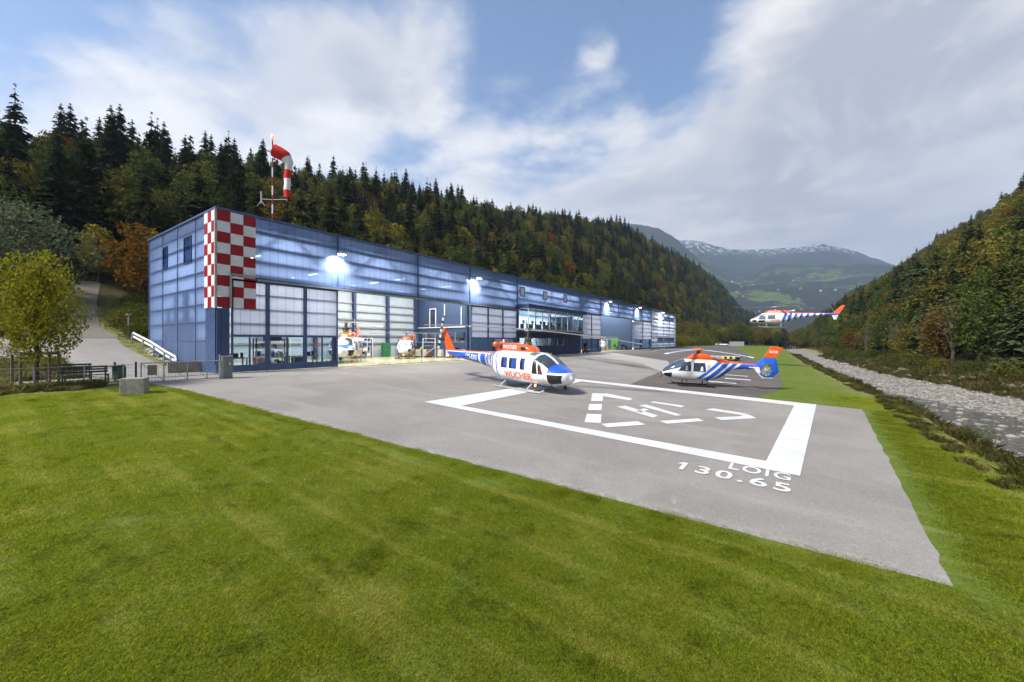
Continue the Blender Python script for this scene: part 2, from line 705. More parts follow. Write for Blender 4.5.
def asphalt(name, base, dark, grain=.25, crack=True):
    m = bpy.data.materials.new(name)
    m.use_nodes = True
    b = NB(m.node_tree)
    p = m.node_tree.nodes['Principled BSDF']
    v, x, y, z = b.xyz('Object')
    n0 = b.noise(v, .22, 6, .62, .5)
    n1 = b.noise(v, 1.6, 6, .65)
    n2 = b.noise(v, 38, 4, .8)
    n4 = b.noise(b.scalev(v, (.08, .9, .1)), 1, 4, .6)
    c = b.mix(b.step(n0, .36, .66), base, dark)
    c = b.mix(b.step(n1, .45, .7, 0, .35), c, tuple(q * .78 for q in base))
    c = b.mix(b.step(n4, .55, .68, 0, .4), c, tuple(min(1, q * 1.22) for q in base))
    c = b.mix(b.step(n2, .40, .66, 0, .55), c, tuple(q * .42 for q in base))
    c = b.mix(b.step(b.noise(v, 14, 6, .8), .46, .64, 0, .5), c, tuple(q * .62 for q in base))
    c = b.mix(b.step(b.noise(v, 17, 6, .8), .54, .68, 0, .6), c, tuple(min(1, q * 1.45) for q in base))
    c = b.mix(b.step(b.noise(v, .45, 7, .7, 1.2), .60, .72, 0, .55), c, tuple(q * .62 for q in base))
    c = b.mix(b.step(b.noise(v, .33, 7, .75, .8), .64, .74, 0, .6), c, tuple(min(1, q * 1.35) for q in base))
    c = b.mix(b.step(b.noise(v, 90, 2, .8), .62, .75, 0, .5), c, tuple(min(1, q * 1.7) for q in base))
    if crack:
        # crumbling pale edge where the paving meets the lawn
        dd = b.m('SUBTRACT', y, b.m('ADD', 8.57, b.m('MULTIPLY', x, .064)))
        ed_ = b.m('MULTIPLY', b.step(dd, .5, .0), b.step(b.noise(v, 5.5, 6, .75), .48, .64))
        c = b.mix(b.m('MULTIPLY', ed_, .45), c, (.50, .48, .44))
        sm = b.noise(v, .9, 5, .6, 1.5)
        st = b.step(b.m('ABSOLUTE', b.m('SUBTRACT', sm, .5)), .0, .006, .28, 0)
        c = b.mix(st, c, tuple(q * .5 for q in base))
    b.put(p.inputs['Base Color'], c)
    p.inputs['Roughness'].default_value = .88
    p.inputs['Specular IOR Level'].default_value = .25
    m.node_tree.links.new(b.bump(n2, .25, .01), p.inputs['Normal'])
    return m


M_light = asphalt('weathered_asphalt', (.315, .292, .262), (.232, .214, .191))
M_dark = asphalt('dark_asphalt', (.150, .130, .112), (.105, .093, .082), crack=False)
M_conc = asphalt('concrete_paving', (.42, .395, .36), (.36, .335, .31), .12, crack=False)
M_track = asphalt('gravel_track', (.22, .195, .165), (.16, .14, .115), .35, crack=False)


def wobble(poly, amp, step, closed=True):
    """gives the edge of the paving its small irregularities"""
    out = []
    n = len(poly)
    for i in range(n):
        a, c = Vector(poly[i]), Vector(poly[(i + 1) % n])
        k = max(1, int((c - a).length / step))
        nn = Vector((-(c - a).y, (c - a).x)).normalized() if (c - a).length > 0 else Vector((0, 0))
        for j in range(k):
            q = a.lerp(c, j / k)
            o = amp * mn.noise(Vector((q.x * 1.3, q.y * 1.3, 4.0))) + amp * .7 * mn.noise(Vector((q.x * 4, q.y * 4, 9.0)))
            out.append((q.x + nn.x * (o if j else 0), q.y + nn.y * (o if j else 0)))
    return out


apron = wobble([(2.0, 8.7), (3.2, 28.7), (-1.9, 28.9), (-9.6, 28.6), (-10.8, 41.3), (-15, 60.5), (-28.4, 74.3), (-31.2, 74.5),
                (-31.2, 10.6), (-31.2, 5.8), (-26.1, 6.9)], .06, .4)
sheet('apron', apron, .004, M_light)
taxi = wobble([(-9.6, 28.6), (-1.9, 28.9), (-1.3, 31.6), (-.7, 35), (-.6, 42), (-1.0, 50), (-2.2, 57.1), (-4.7, 79.1),
               (-12.2, 139.8), (-20, 200), (-29.6, 300), (-31.3, 300), (-31.3, 139.5), (-31.3, 74.6), (-28.4, 74.3), (-15, 60.5), (-10.8, 41.3)], .10, .9)
sheet('taxiway', taxi, .008, M_dark)
sheet('concrete_strip', [(-31.2, 57), (-24.5, 58.5), (-16, 52.0), (-11.0, 42.2), (-10.8, 46.0), (-14.7, 60.8), (-28.2, 75.2), (-31.2, 75.2)], .014, M_conc)
# driveway through the gate and the track into the wood
bm = MB()


def road_strip(name, pts, mat, lift=.03):
    bm = MB()
    rows = []
    for (v, S, hw) in pts:
        rows.append([(v, S - hw, max(terrain(v, S - hw), terrain(v, S)) + lift),
                     (v, S - hw / 3, terrain(v, S - hw / 3) + lift + .01),
                     (v, S + hw / 3, terrain(v, S + hw / 3) + lift + .01), (v, S + hw, terrain(v, S + hw) + lift)])
    vs = [p for r in rows for p in r]
    fs = []
    for i in range(len(rows) - 1):
        for k in range(3):
            fs.append((i * 4 + k, i * 4 + k + 1, i * 4 + k + 5, i * 4 + k + 4))
    bm.add(vs, fs)
    return tag(bm.build(name, mat, smooth=True), kind='structure')


def densify(pts, st):
    out = []
    for a, c in zip(pts[:-1], pts[1:]):
        n = max(1, int(abs(c[0] - a[0]) / st))
        for i in range(n):
            t = i / n
            out.append(tuple(a[k] + (c[k] - a[k]) * t for k in range(3)))
    out.append(pts[-1])
    return out


road_strip('driveway', densify([(-31.0, 8.2, 2.3), (-34, 7.8, 2.4), (-40, 6.6, 2.9), (-47, 5.0, 3.9), (-50, 4.6, 4.4)], .7), M_light, .03)
road_strip('forest_track', densify([(-49.8, 6.2, 3.0), (-54, 6.9, 1.7), (-58, 7.6, 1.5), (-66, 8.8, 1.4), (-74, 10.4, 1.4)], .7), M_track, .05)

# ------------------------------------------------------------------ painted markings
m = bpy.data.materials.new('white_marking_paint')
m.use_nodes = True
b = NB(m.node_tree)
p = m.node_tree.nodes['Principled BSDF']
v, x, y, z = b.xyz('Object')
wr = b.step(b.noise(v, 1.4, 8, .75, .6), .54, .70, 0, .6)
wr2 = b.step(b.noise(v, 18, 5, .8), .54, .68, 0, .45)
c = b.mix(b.step(b.noise(v, .6, 4), .35, .65), (.66, .66, .655), (.57, .57, .56))
c = b.mix(b.m('ADD', wr, wr2, clamp=True), c, (.38, .36, .33))
b.put(p.inputs['Base Color'], c)
p.inputs['Roughness'].default_value = .7
M_paint = m


def marking(name, polys, lift=.016):
    bm = MB()
    for poly in polys:
        bm.add([(x, y, -GR * x + lift) for x, y in poly], [tuple(range(len(poly)))])
    return tag(bm.build(name, M_paint), kind='structure')


oL, oT, oR, oB = (-14.5, 13.3), (-13.9, 28.4), (1.2, 28.7), (.2, 13.1)
iL, iT, iR, iB = (-12.6, 13.85), (-12.75, 27.3), (.15, 27.2), (-.6, 14.0)
marking('landing_pad_border', [(oL, oB, iB, iL), (oB, oR, iR, iB), (oR, oT, iT, iR), (oT, oL, iL, iT)])


def G(px, py):
    """where a corner of the emblem, measured in the photograph, lies on the sloping apron"""
    k = (px - 512) / 398.0
    Z = 3.6 / ((py - 341) / 398.0 + GR * (.5736 - .8192 * k))
    X = k * Z
    return (.8192 * X - .5736 * Z, .5736 * X + .8192 * Z)


def E8(*pts):
    return [G(580 + x / 4.096, 370 + y / 4.096) for x, y in pts]


emblem = [E8((50, 95), (96, 97), (92, 128), (45, 128)), E8((96, 97), (112, 97), (215, 118), (203, 125), (95, 108)),
          E8((38, 140), (90, 140), (88, 165), (33, 165)), E8((28, 180), (88, 183), (85, 218), (18, 215)),
          E8((86, 222), (235, 211), (268, 225), (112, 236)), E8((285, 133), (302, 129), (428, 148), (415, 154)),
          E8((150, 151), (185, 147), (320, 188), (298, 196)), E8((240, 146), (270, 142), (415, 185), (395, 189)),
          E8((228, 170), (262, 158), (282, 163), (250, 176)), E8((325, 210), (482, 199), (508, 210), (355, 221)),
          E8((512, 163), (545, 158), (686, 180), (672, 187)), E8((550, 195), (650, 191), (672, 186), (686, 182), (722, 198), (580, 207))]
marking('helipad_emblem', emblem)
marking('taxiway_marks', [[(-4.9, 40.2), (-2.9, 40.6), (-2.9, 41.4), (-4.9, 41.0)], [(-5.6, 36.0), (-3.6, 36.4), (-3.6, 37.1), (-5.6, 36.7)],
                          [(-6.0, 44.2), (-3.4, 44.5), (-3.4, 45.1), (-6.0, 44.8)], [(-9.0, 37.0), (-7.0, 37.4), (-7.0, 38.2), (-9.0, 37.8)]])
t = text_on('helipad_lettering', '130.65', 1, lambda x, y: (-2.5 + x, 11.45 + y, -GR * (-2.5 + x) + .020), M_paint, bold=.02, spacing=1.22, width=2.5, height=.70)
tag(t, kind='structure')
marking('helipad_lettering', [[(-2.5, 12.15), (-2.40, 12.15), (-2.54, 11.95), (-2.64, 11.95)]], .0201)
t = text_on('helipad_lettering', 'LOIG', 1, lambda x, y: (-1.42 + x, 12.42 + y, -GR * (-1.42 + x) + .020), M_paint, bold=.02, spacing=1.2, width=1.42, height=.66)
tag(t, kind='structure')

# ------------------------------------------------------------------ river
m = bpy.data.materials.new('river_water')
m.use_nodes = True
b = NB(m.node_tree)
p = m.node_tree.nodes['Principled BSDF']
v, x, y, z = b.xyz('Object')
rp = b.noise(b.scalev(v, (1, .45, 1)), 2.4, 6, .7, .6)
foam_glint = b.step(b.m('ADD', b.m('MULTIPLY', b.noise(b.scalev(v, (1, .5, 1)), 1.1, 5, .7), .5), b.m('MULTIPLY', b.noise(b.scalev(v, (1, .4, 1)), 6, 4, .7), .5)), .56, .64)  # white flecks: foam, and the bright reflections of ripples painted in
b.put(p.inputs['Base Color'], b.mix(foam_glint, (.055, .055, .042), (.62, .64, .65)))
b.put(p.inputs['Roughness'], b.mix(foam_glint, (.08, .08, .08), (.6, .6, .6)))
p.inputs['Specular IOR Level'].default_value = .6
m.node_tree.links.new(b.bump(rp, .8, .12), p.inputs['Normal'])
bm = MB()
rows = [S for S in axis([(-140, 330, 4)])]
vs = []
for S in rows:
    vs += [(e_edge(S) + 1.2, S, -2.74), (g_lo(S) + 1.6, S, -2.74)]
bm.add(vs, [(2 * i, 2 * i + 1, 2 * i + 3, 2 * i + 2) for i in range(len(rows) - 1)])
tag(bm.build('river', m), kind='structure')

exec_parts = []

# ================================================================== hangar
K = .709
BX, BY, BZ = -31.25, 10.4, 1.41
DEP = 15.0
M_poly = poly_mat('blue_polycarbonate', (.20, .275, .455), (.62, .74, .97), .38)
M_polyd = poly_mat('lit_door_polycarbonate', (.50, .55, .72), (.87, .91, 1.0), .28)  # same sheeting made paler, glow from inside put into its colour
M_blue = worn('blue_sheet_metal', (.050, .092, .205), .42, 1.2, .22)
M_bluel = worn('blue_frame_metal', (.062, .110, .235), .38, 2.0, .2)
M_navy = worn('navy_cladding', (.035, .058, .135), .45, 1.5, .2)
M_white = worn('white_panel', (.74, .75, .76), .5, 1.5, .12)
M_red = worn('red_panel', (.34, .005, .012), .4, 2, .15)
M_trim = worn('grey_trim', (.36, .36, .33), .5, 3, .2)
M_glass = glass_mat('window_glass', (.78, .86, .92), .05)
M_glassb = glass_mat('blue_window_glass', (.45, .58, .78), .10)
M_floor = worn('hangar_floor_coating', (.60, .56, .36), .18, .8, .12)
M_yel = worn('yellow_floor_line', (.75, .60, .10), .5, 2, .2)
M_steel = worn('galvanised_steel', (.42, .43, .43), .45, 4, .2, metal=.6)
M_dark = worn('dark_rubber', (.02, .02, .022), .6, 4, .3)
M_wallint = worn('interior_wall', (.40, .46, .52), .7, 1, .08)
M_wallblue = worn('interior_blue_wall', (.038, .070, .150), .6, 1, .12)
M_roof = worn('roof_membrane', (.20, .21, .23), .8, 1, .25)

hangar = empty('hangar', (BX, BY, BZ), 0, 'long blue hangar with glowing polycarbonate walls and open doors', 'hangar')


def HB(mb, s0, s1, o0, o1, z0, z1, mi=None):
    """box on the front: s along it, o outwards in metres, z up (s and z in drawing units)"""
    mb.box(o0, o1, s0 * K, s1 * K, z0 * K, z1 * K, mi)
    return mb


TOP = 15.45
LEN = 182.0
HZ = lambda s: 9.4 if s < 50 else (9.9 if s < 79 else 10.6)
# roof
rb = MB()
HB(rb, -.15, LEN + .15, -DEP - .1, .14, TOP, TOP + .22)
roof = rb.build('roof', M_bluel, hangar, bevel=.02)
rm = MB()
HB(rm, .3, LEN - .3, -DEP + .3, -.3, TOP + .22, TOP + .26)
rm.build('roof_membrane', M_roof, roof)
for s_ in (62, 88):
    rv = MB()
    rv.tube([(-3.5, s_ * K, (TOP + .4) * K), (-3.5, s_ * K, (TOP + 1.6) * K)], .16, 10)
    rv.build('vent_pipe', M_steel, roof, smooth=False)
# steel frame behind the skin
fb = MB()
for s_ in [1.0, 12.2, 24.6, 36, 43, 50, 64, 79, 92, 106, 120.6, 131, 142, 155, 168, 181.4]:
    HB(fb, s_ - .22, s_ + .22, -.62, -.28, HZ(s_) if 12.5 < s_ < 35 or 92.5 < s_ < 120 else 0, TOP)
for z_ in (9.75, 11.2, 12.7, 14.1):
    HB(fb, .3, 50, -.30, -.16, z_ - .16, z_ + .16)
    HB(fb, 50, 79, -.30, -.16, z_ + .4 - .16, z_ + .4 + .16)
    HB(fb, 79, LEN - .5, -.30, -.16, z_ + .9 - .16, z_ + .9 + .16)
for z_ in (1.6, 3.0, 4.6, 6.2, 7.8, 9.2):
    HB(fb, 142.3, LEN - .5, -.30, -.16, z_ - .2, z_ + .2)
xs_ = [1, 6.6, 12.2, 18.4, 24.6, 30.3, 36, 43, 50, 57, 64, 71.5, 79, 85.5, 92, 99, 106, 113, 120.6, 131, 142]
for i in range(len(xs_) - 1):
    a, c_ = xs_[i], xs_[i + 1]
    h = HZ((a + c_) / 2)
    za, zb = (h + .4, TOP - .5) if i % 2 == 0 else (TOP - .5, h + .4)
    fb.beam((-.44, a * K, za * K), (-.44, c_ * K, zb * K), .12, .2)
# side wall girts and posts
for z_ in (1.6, 3.1, 4.96, 6.7, 8.4, 9.9, 11.4, 12.9, 14.3):
    fb.box(-DEP + .2, -.3, .14, .28, (z_ - .16) * K, (z_ + .16) * K)
for d_ in (3.8, 7.6, 11.2, 14.6):
    fb.box(-d_ - .14, -d_ + .14, .3, .6, 0, TOP * K)
fb.build('steel_frame', M_navy, hangar)
# upper band of sheeting over the doors, in bays
for a, c_ in [(3.3, 12.2), (12.2, 24.6), (24.6, 36), (36, 50), (50, 79), (79, 92), (92, 106), (106, 120.6), (120.6, 142)]:
    h = HZ((a + c_) / 2)
    pb = MB()
    HB(pb, a + .05, c_ - .05, -.06, 0, h, TOP)
    pp = pb.build('upper_panel', M_poly, hangar)
    tb = MB()
    HB(tb, a - .12, a + .12, -.02, .05, h, TOP)
    HB(tb, a + .13, c_ - .13, -.02, .09, h - .35, h + .05)
    if a == 3.3:
        tb = MB()
        HB(tb, a, c_ - .13, -.02, .09, h - .35, h + .05)
    tb.build('mullion', M_bluel, pp)
# end block sheeting
pb = MB()
HB(pb, 142.15, LEN, -.06, 0, .6, TOP)
pp = pb.build('upper_panel', M_polyd, hangar)
tb = MB()
HB(tb, 141.85, 142.15, -.02, .06, .0, TOP)
HB(tb, LEN - .6, LEN + .02, -.02, .05, .0, TOP)
HB(tb, 142.15, LEN - .6, -.02, .05, .0, .6)
for z_ in (2.4, 5.0, 8.6, 11.6):
    HB(tb, 142.15, LEN - .6, .0, .04, z_ - .13, z_ + .13)
for s_ in (150, 160, 170):
    HB(tb, s_ - .14, s_ + .14, .0, .043, .6, TOP)
tb.build('mullion', M_bluel, pp)
for (a, c_, z0, z1) in ((150.8, 159.4, 2.8, 4.6), (160.6, 169.4, 2.8, 4.6), (170.6, 178, 2.8, 4.6), (170.6, 178, 11.9, 13.4), (160.6, 169.4, 11.9, 13.4)):
    wb = MB()
    HB(wb, a, c_, .0, .07, z0, z0 + .18)
    HB(wb, a, c_, .0, .07, z1 - .18, z1)
    for q in range(5):
        s_ = a + (c_ - a - .3) * q / 4
        HB(wb, s_, s_ + .3, .0, .065, z0 + .18, z1 - .18)
    wf = wb.build('window', M_blue, hangar)
    gb = MB()
    HB(gb, a + .1, c_ - .1, .005, .02, z0 + .1, z1 - .1)
    gb.build('pane', M_glassb, wf)
# far gable, back wall
eb = MB()
eb.box(-DEP, 0, LEN * K - .06, LEN * K - .001, 0, TOP * K)
eb.build('gable_wall', M_poly, hangar)
bb = MB()
bb.box(-DEP - .12, -DEP, .1, 41.0 - BY, 0, TOP * K)
bk = bb.build('rear_wall', M_wallint, hangar)
bb = MB()
bb.box(-DEP - .12, -DEP, 41.0 - BY + .01, LEN * K - .1, 0, TOP * K)
bb.build('rear_wall', M_wallblue, hangar)
gb = MB()
for yy in (14.8, 20, 25.2, 30.3, 35.5, 40.5):
    gb.box(-DEP + .02, -DEP + .5, yy - BY - .17, yy - BY + .17, 0, 10.6)
gb.build('column', M_navy, bk)
gb = MB()
for z_ in (1.9, 2.9, 3.95, 5.0, 6.05, 7.1, 8.6):
    gb.box(-DEP + .02, -DEP + .2, .3, 40.8 - BY, z_ - .10, z_ + .10)
gb.build('girt', M_steel, bk)
# side wall (towards the drive)
sb = MB()
sb.box(-DEP, -2.7 * K, -.0, .06, 0.9 * K, TOP * K)
side = sb.build('side_wall', M_poly, hangar)
sb = MB()
sb.box(-DEP, .0, -.03, .08, -.3, .9 * K)
sb.box(-2.7 * K, -.0, .0, .06, .9 * K, 6.2 * K)
sb.build('plinth', M_blue, side)
sb = MB()
for d_ in (3.8, 7.6, 11.2):
    sb.box(-d_ - .035, -d_ + .035, -.035, .0, .9 * K, TOP * K)
for z_ in (3.1, 4.96, 6.7, 8.4, 9.9, 11.4, 12.9, 14.3):
    sb.box(-DEP, -2.75 * K, -.022, -.001, z_ * K - .035, z_ * K + .035)
sb.box(-DEP - .02, -DEP + .12, -.04, .02, .9 * K, TOP * K)
sb.build('mullion', M_bluel, side)
for (d0, d1, z0, z1) in ((9.9, 11.1, 11.4, 13.9), (4.5, 6.1, 11.2, 14.0)):
    wb = MB()
    z0 *= K
    z1 *= K
    wb.box(-d1, -d0, -.07, 0, z0, z0 + .09).box(-d1, -d0, -.07, 0, z1 - .09, z1)
    wb.box(-d1, -d1 + .09, -.068, 0, z0 + .09, z1 - .09).box(-d0 - .09, -d0, -.068, 0, z0 + .09, z1 - .09)
    wf = wb.build('window', M_navy, side)
    gb = MB()
    gb.box(-d1 + .05, -d0 - .05, -.045, -.03, z0 + .05, z1 - .05)
    gb.build('pane', M_glassb, wf)
# stepped dark sheets added behind the side sheeting to imitate dark reflections on it
ib = MB()
ib.box(-12.4, -1.6, .32, .5, 0, 2.6)
ib.box(-11.2, -4.2, .32, .5, 2.6, 4.1)
ib.box(-10.2, -9.4, .32, .5, 4.1, 5.0)
ib.box(-8.6, -7.9, .32, .5, 4.1, 5.9)
ib.box(-6.6, -5.2, .32, .5, 4.1, 5.9)
ib.build('dark_backing', M_navy, hangar)
# chequered corner
cb_ = MB()
RH = (15.45 - 6.25) / 9
for r_ in range(9):
    z1 = 15.45 - r_ * RH
    for c_ in range(3):
        o = .16 if (r_ >= 6 and c_ >= 1) else .10
        HB(cb_, c_ * 1.1 + .012, (c_ + 1) * 1.1 - .012, .02, o, z1 - RH + .02, z1 - .012, (r_ + c_) % 2)
cb_.build('chequered_panel', [M_red, M_white], hangar)
cb_ = MB()
for r_ in range(9):
    z1 = (15.45 - r_ * RH) * K
    for c_ in range(3):
        cb_.box(-(c_ + 1) * .9 * K + .01, -c_ * .9 * K - .01, -.08, -.01, z1 - RH * K + .014, z1 - .01, (r_ + c_ + 1) % 2)
cb_.build('chequered_panel', [M_red, M_white], hangar)
tb = MB()
tb.box(-.03, .125, -.12, .0, 6.2 * K, TOP * K)
HB(tb, 1.0, 1.16, .16, .24, 6.2, 9.4)
HB(tb, 1.0, 3.35, .165, .25, 9.4, 9.56)
tb.build('corner_trim', M_trim, hangar)
tb = MB()
HB(tb, .0, 1.02, -.2, .08, 0, 6.2)
HB(tb, .35, .45, .08, .14, 0, 6.2)
tb.build('corner_post', M_blue, hangar)


# sliding door leaves
def door_leaf(s0, s1, out=.16, panes=2, z_w0=.75, z_w1=3.5, hz=9.1, mat=None):
    f = MB()
    w_ = .17
    HB(f, s0, s1, out - .1, out, .08, z_w0)
    HB(f, s0, s0 + w_, out - .1, out, z_w0, hz)
    HB(f, s1 - w_, s1, out - .1, out, z_w0, hz)
    HB(f, s0 + w_, s1 - w_, out - .1, out, z_w1, z_w1 + .22)
    HB(f, s0 + w_, s1 - w_, out - .1, out, hz - .2, hz)
    n = panes
    for q in range(1, n):
        s_ = s0 + (s1 - s0) * q / n
        HB(f, s_ - .07, s_ + .07, out - .09, out - .005, z_w0, z_w1)
    d = f.build('door_leaf', M_bluel, hangar)
    p_ = MB()
    HB(p_, s0 + w_, s1 - w_, out - .08, out - .03, z_w1 + .22, hz - .2)
    pl = p_.build('sheeting', mat or M_polyd, d)
    h_ = MB()
    for z_ in np.arange(z_w1 + 1.3, hz - .3, 1.45):
        HB(h_, s0 + w_, s1 - w_, out - .14, out - .085, z_ - .09, z_ + .09)
    h_.build('girt', M_bluel, d)
    g = MB()
    HB(g, s0 + w_, s1 - w_, out - .06, out - .04, z_w0, z_w1)
    g.build('pane', M_glass, d)
    return d


door_leaf(1.15, 4.35)
door_leaf(4.42, 8.2)
door_leaf(8.27, 12.1)
door_leaf(36, 40.6)
door_leaf(40.7, 45.0)
door_leaf(45.1, 49.6)
door_leaf(79.4, 85.3, hz=10.3)
door_leaf(85.4, 91.8, hz=10.3)
door_leaf(120.6, 130.5, hz=10.3, panes=3)
door_leaf(130.6, 141.5, hz=10.3, panes=3)
db = MB()
HB(db, 3.35, 50, .02, .34, 9.1, 9.26)
HB(db, 80, 142, .02, .34, 10.3, 10.48)
db.build('door_rail', M_steel, hangar)
# floor
fb = MB()
for fa, fz_, la, lz in ((.05, 41.0 - BY, 12.2 * K, 36 * K), (79 * K, 142 * K, 92 * K, 120 * K)):
    fb = MB()
    fb.box(-DEP, .3, fa, fz_, -.06, .03)
    flr = fb.build('hangar_floor', M_floor, hangar)
    fb = MB()
    fb.box(-.35, -.15, la, lz, .032, .036)
    fb.build('floor_line', M_yel, flr)
# partitions
pb = MB()
PY = 41.0 - BY
pb.box(-DEP, -.5, PY, PY + .15, 0, 2.0)
pb.box(-5.2, -.5, PY, PY + .15, 1.99, 10.5)
pb.box(-DEP, -5.2, PY, PY + .15, 3.4, 10.5)
pw = pb.build('partition_wall', M_wallblue, hangar)
pb = MB()
pb.box(-DEP, -.6, PY - .12, PY - .001, 4.08, 4.2)
pb.box(-6.0, -5.9, PY - .1, PY, 4.2, 6.9).box(-2.0, -1.9, PY - .1, PY, 4.2, 7.4).box(-9.2, -9.1, PY - .1, PY, 5.8, 7.4)
pb.build('white_pipework', M_white, pw)
wb = MB()
wb.box(-12.2, -12.08, PY - .08, PY - .002, 4.2, 6.8).box(-11.0, -10.88, PY - .08, PY - .002, 4.2, 6.8).box(-12.2, -10.88, PY - .078, PY - .002, 6.8, 6.92)
wf = wb.build('window', M_white, pw)
gb = MB()
gb.box(-12.1, -10.98, PY - .05, PY - .03, 4.2, 6.8)
gb.build('pane', M_glassb, wf)
for q in range(5):
    xa, xb = -DEP + 9.8 * q / 5, -DEP + 9.8 * (q + 1) / 5
    wb = MB()
    wb.box(xa, xa + .1, PY - .06, PY + .1, 2.0, 3.4).box(xa + .1, xb, PY - .05, PY + .1, 2.0, 2.06)
    wf = wb.build('office_window', M_steel, pw)
    gb = MB()
    gb.box(xa + .1, xb, PY - .02, PY, 2.06, 3.4)
    gb.build('pane', M_glass, wf)
for s_ in (79.0, 120.7):
    pb = MB()
    pb.box(-DEP, -.5, s_ * K, s_ * K + .14, 0, 10.7)
    pb.build('partition_wall', M_wallblue, hangar)
# room behind the office glass, white lit box
ob = MB()
ob.box(-5.0, -4.9, 45.8 - BY, 65.8 - BY, .02, 7.0)
ob.box(-4.9, 1.8, 45.9 - BY, 65.7 - BY, 3.75, 3.86)
ob.box(-4.9, -.2, 46.0 - BY, 65.6 - BY, 6.55, 6.65)
ob.box(-4.9, -.1, 45.8 - BY, 45.9 - BY, .02, 7.0)
ob.build('office_wall', M_wallint, hangar)
# middle block front
mb_ = MB()
y0, y1 = 50 * K, 79 * K
mb_.box(-.12, 0, y0, y1, .0, 1.45)
mb_.box(-.12, 0, y0, y0 + .5, 1.45, 7.0)
mb_.box(-.12, 0, 69.9 * K, y1, 1.45, 3.6)
mb_.box(-.12, 0, y0 + .5, 69.9 * K, 2.68, 3.6)
mb_.box(-.12, 0, 77.5 * K, y1, 3.6, 7.0)
mid = mb_.build('front_wall', M_navy, hangar)
lb_ = MB()
for s_ in (70.4, 72.6, 76.6):
    lb_.box(.0, .03, s_ * K, s_ * K + .06, .05, 3.55)
lb_.box(.0, .03, 72.66 * K, 76.6 * K, 3.0, 3.05)
lb_.build('door', M_blue, mid)
for q in range(6):
    a = y0 + .55 + q * (69.9 * K - y0 - .55) / 6
    c_ = a + (69.9 * K - y0 - .55) / 6
    wb = MB()
    wb.box(-.1, .03, a, a + .09, 1.45, 2.68)
    wb.box(-.1, .028, a + .09, c_, 1.45, 1.52).box(-.1, .028, a + .09, c_, 2.61, 2.68)
    wf = wb.build('window', M_bluel, mid)
    gb = MB()
    gb.box(-.06, -.04, a + .09, c_, 1.5, 2.63)
    gb.build('pane', M_glass, wf)
# projecting office box
bx = MB()
Y0, Y1 = 45.4 - BY, 64.2 - BY
bx.box(.0, 2.0, Y0 + .3, Y1 - .9, 3.42, 3.74)
bx.box(.0, 2.1, Y0 + .2, Y1 + .2, 6.72, 7.26)
bal = bx.build('office_bay', M_navy, hangar, bevel=.015)
bx = MB()
bx.box(2.0, 2.08, Y0 + .3, Y1 - .9, 3.62, 3.78)
bx.build('ledge', M_trim, bal)
n = 9
for q in range(n):
    a = Y0 + .35 + (Y1 - 1.3 - Y0) * q / n
    c_ = Y0 + .35 + (Y1 - 1.3 - Y0) * (q + 1) / n
    wb = MB()
    wb.box(1.86, 1.96, a, a + .08, 3.74, 6.72)
    wb.box(1.86, 1.955, a + .08, c_, 3.74, 3.82).box(1.86, 1.955, a + .08, c_, 6.3, 6.38)
    wf = wb.build('window', M_steel if q % 3 else M_white, bal)
    gb = MB()
    gb.box(1.9, 1.92, a + .08, c_, 3.8, 6.7)
    gb.build('pane', M_glass, wf)
for ya in (Y0 + .36, Y1 - .95):
    wb = MB()
    wb.box(.05, 1.86, ya, ya + .04, 3.74, 6.7)
    wb.build('side_pane', M_glass, bal)
# small upper windows
for s_, z_ in ((51.9, 13.0), (60.9, 13.1), (70.4, 13.2)):
    wb = MB()
    a, c_ = (s_ - .9) * K, (s_ + .9) * K
    z0, z1 = (z_ - 1.0) * K, (z_ + .85) * K
    wb.box(0, .06, a, a + .12, z0, z1).box(0, .06, c_ - .12, c_, z0, z1)
    wb.box(0, .058, a + .12, c_ - .12, z0, z0 + .12).box(0, .058, a + .12, c_ - .12, z1 - .12, z1)
    wf = wb.build('window', M_navy, hangar)
    gb = MB()
    gb.box(.005, .03, a + .1, c_ - .1, z0 + .1, z1 - .1)
    gb.build('pane', M_white, wf)

# flood lamps on the front, lit
M_lamp = emis('lamp_lens', (1, .97, .9), 8)


def flood(s_, z_, power):
    y_, zz_ = s_ * K, z_ * K
    a = MB()
    a.tube([(0, y_, zz_ + .1), (.75, y_, zz_ + .25)], .035, 8)
    a.box(0, .05, y_ - .12, y_ + .12, zz_ - .05, zz_ + .2)
    ar = a.build('flood_lamp', M_steel, hangar)
    h_ = MB()
    h_.box(.6, 1.05, y_ - .28, y_ + .28, zz_ + .22, zz_ + .36)
    h_.build('lamp_housing', M_steel, ar, bevel=.03)
    l_ = MB()
    l_.box(.63, 1.02, y_ - .25, y_ + .25, zz_ + .16, zz_ + .215)
    l_.build('lamp_lens', M_lamp, ar)
    ld = bpy.data.lights.new('flood_light', 'SPOT')
    ld.energy = power
    ld.spot_size = R(128)
    ld.spot_blend = .9
    ld.shadow_soft_size = .15
    ld.color = (1, .97, .92)
    lo = bpy.data.objects.new('flood_light', ld)
    col.objects.link(lo)
    lo.parent = ar
    lo.location = (.85, y_, zz_ + .10)
    lo.rotation_euler = (0, R(-38), 0) if False else (0, R(38), 0)
    return ar


for s_, z_, pw_ in ((12.0, 12.9, 1100), (37.0, 13.3, 1100), (96.5, 14.2, 2200), (124.5, 14.4, 2400), (155, 14.4, 2800)):
    flood(s_, z_, pw_)


# light inside the halls: rows of ceiling lamps
def area(loc, sx, sy, power, name='hall_light', color=(1, .97, .90)):
    ld = bpy.data.lights.new(name, 'AREA')
    ld.shape = 'RECTANGLE'
    ld.size, ld.size_y = sx, sy
    ld.energy = power
    ld.color = color
    o = bpy.data.objects.new(name, ld)
    col.objects.link(o)
    o.location = loc
    return o


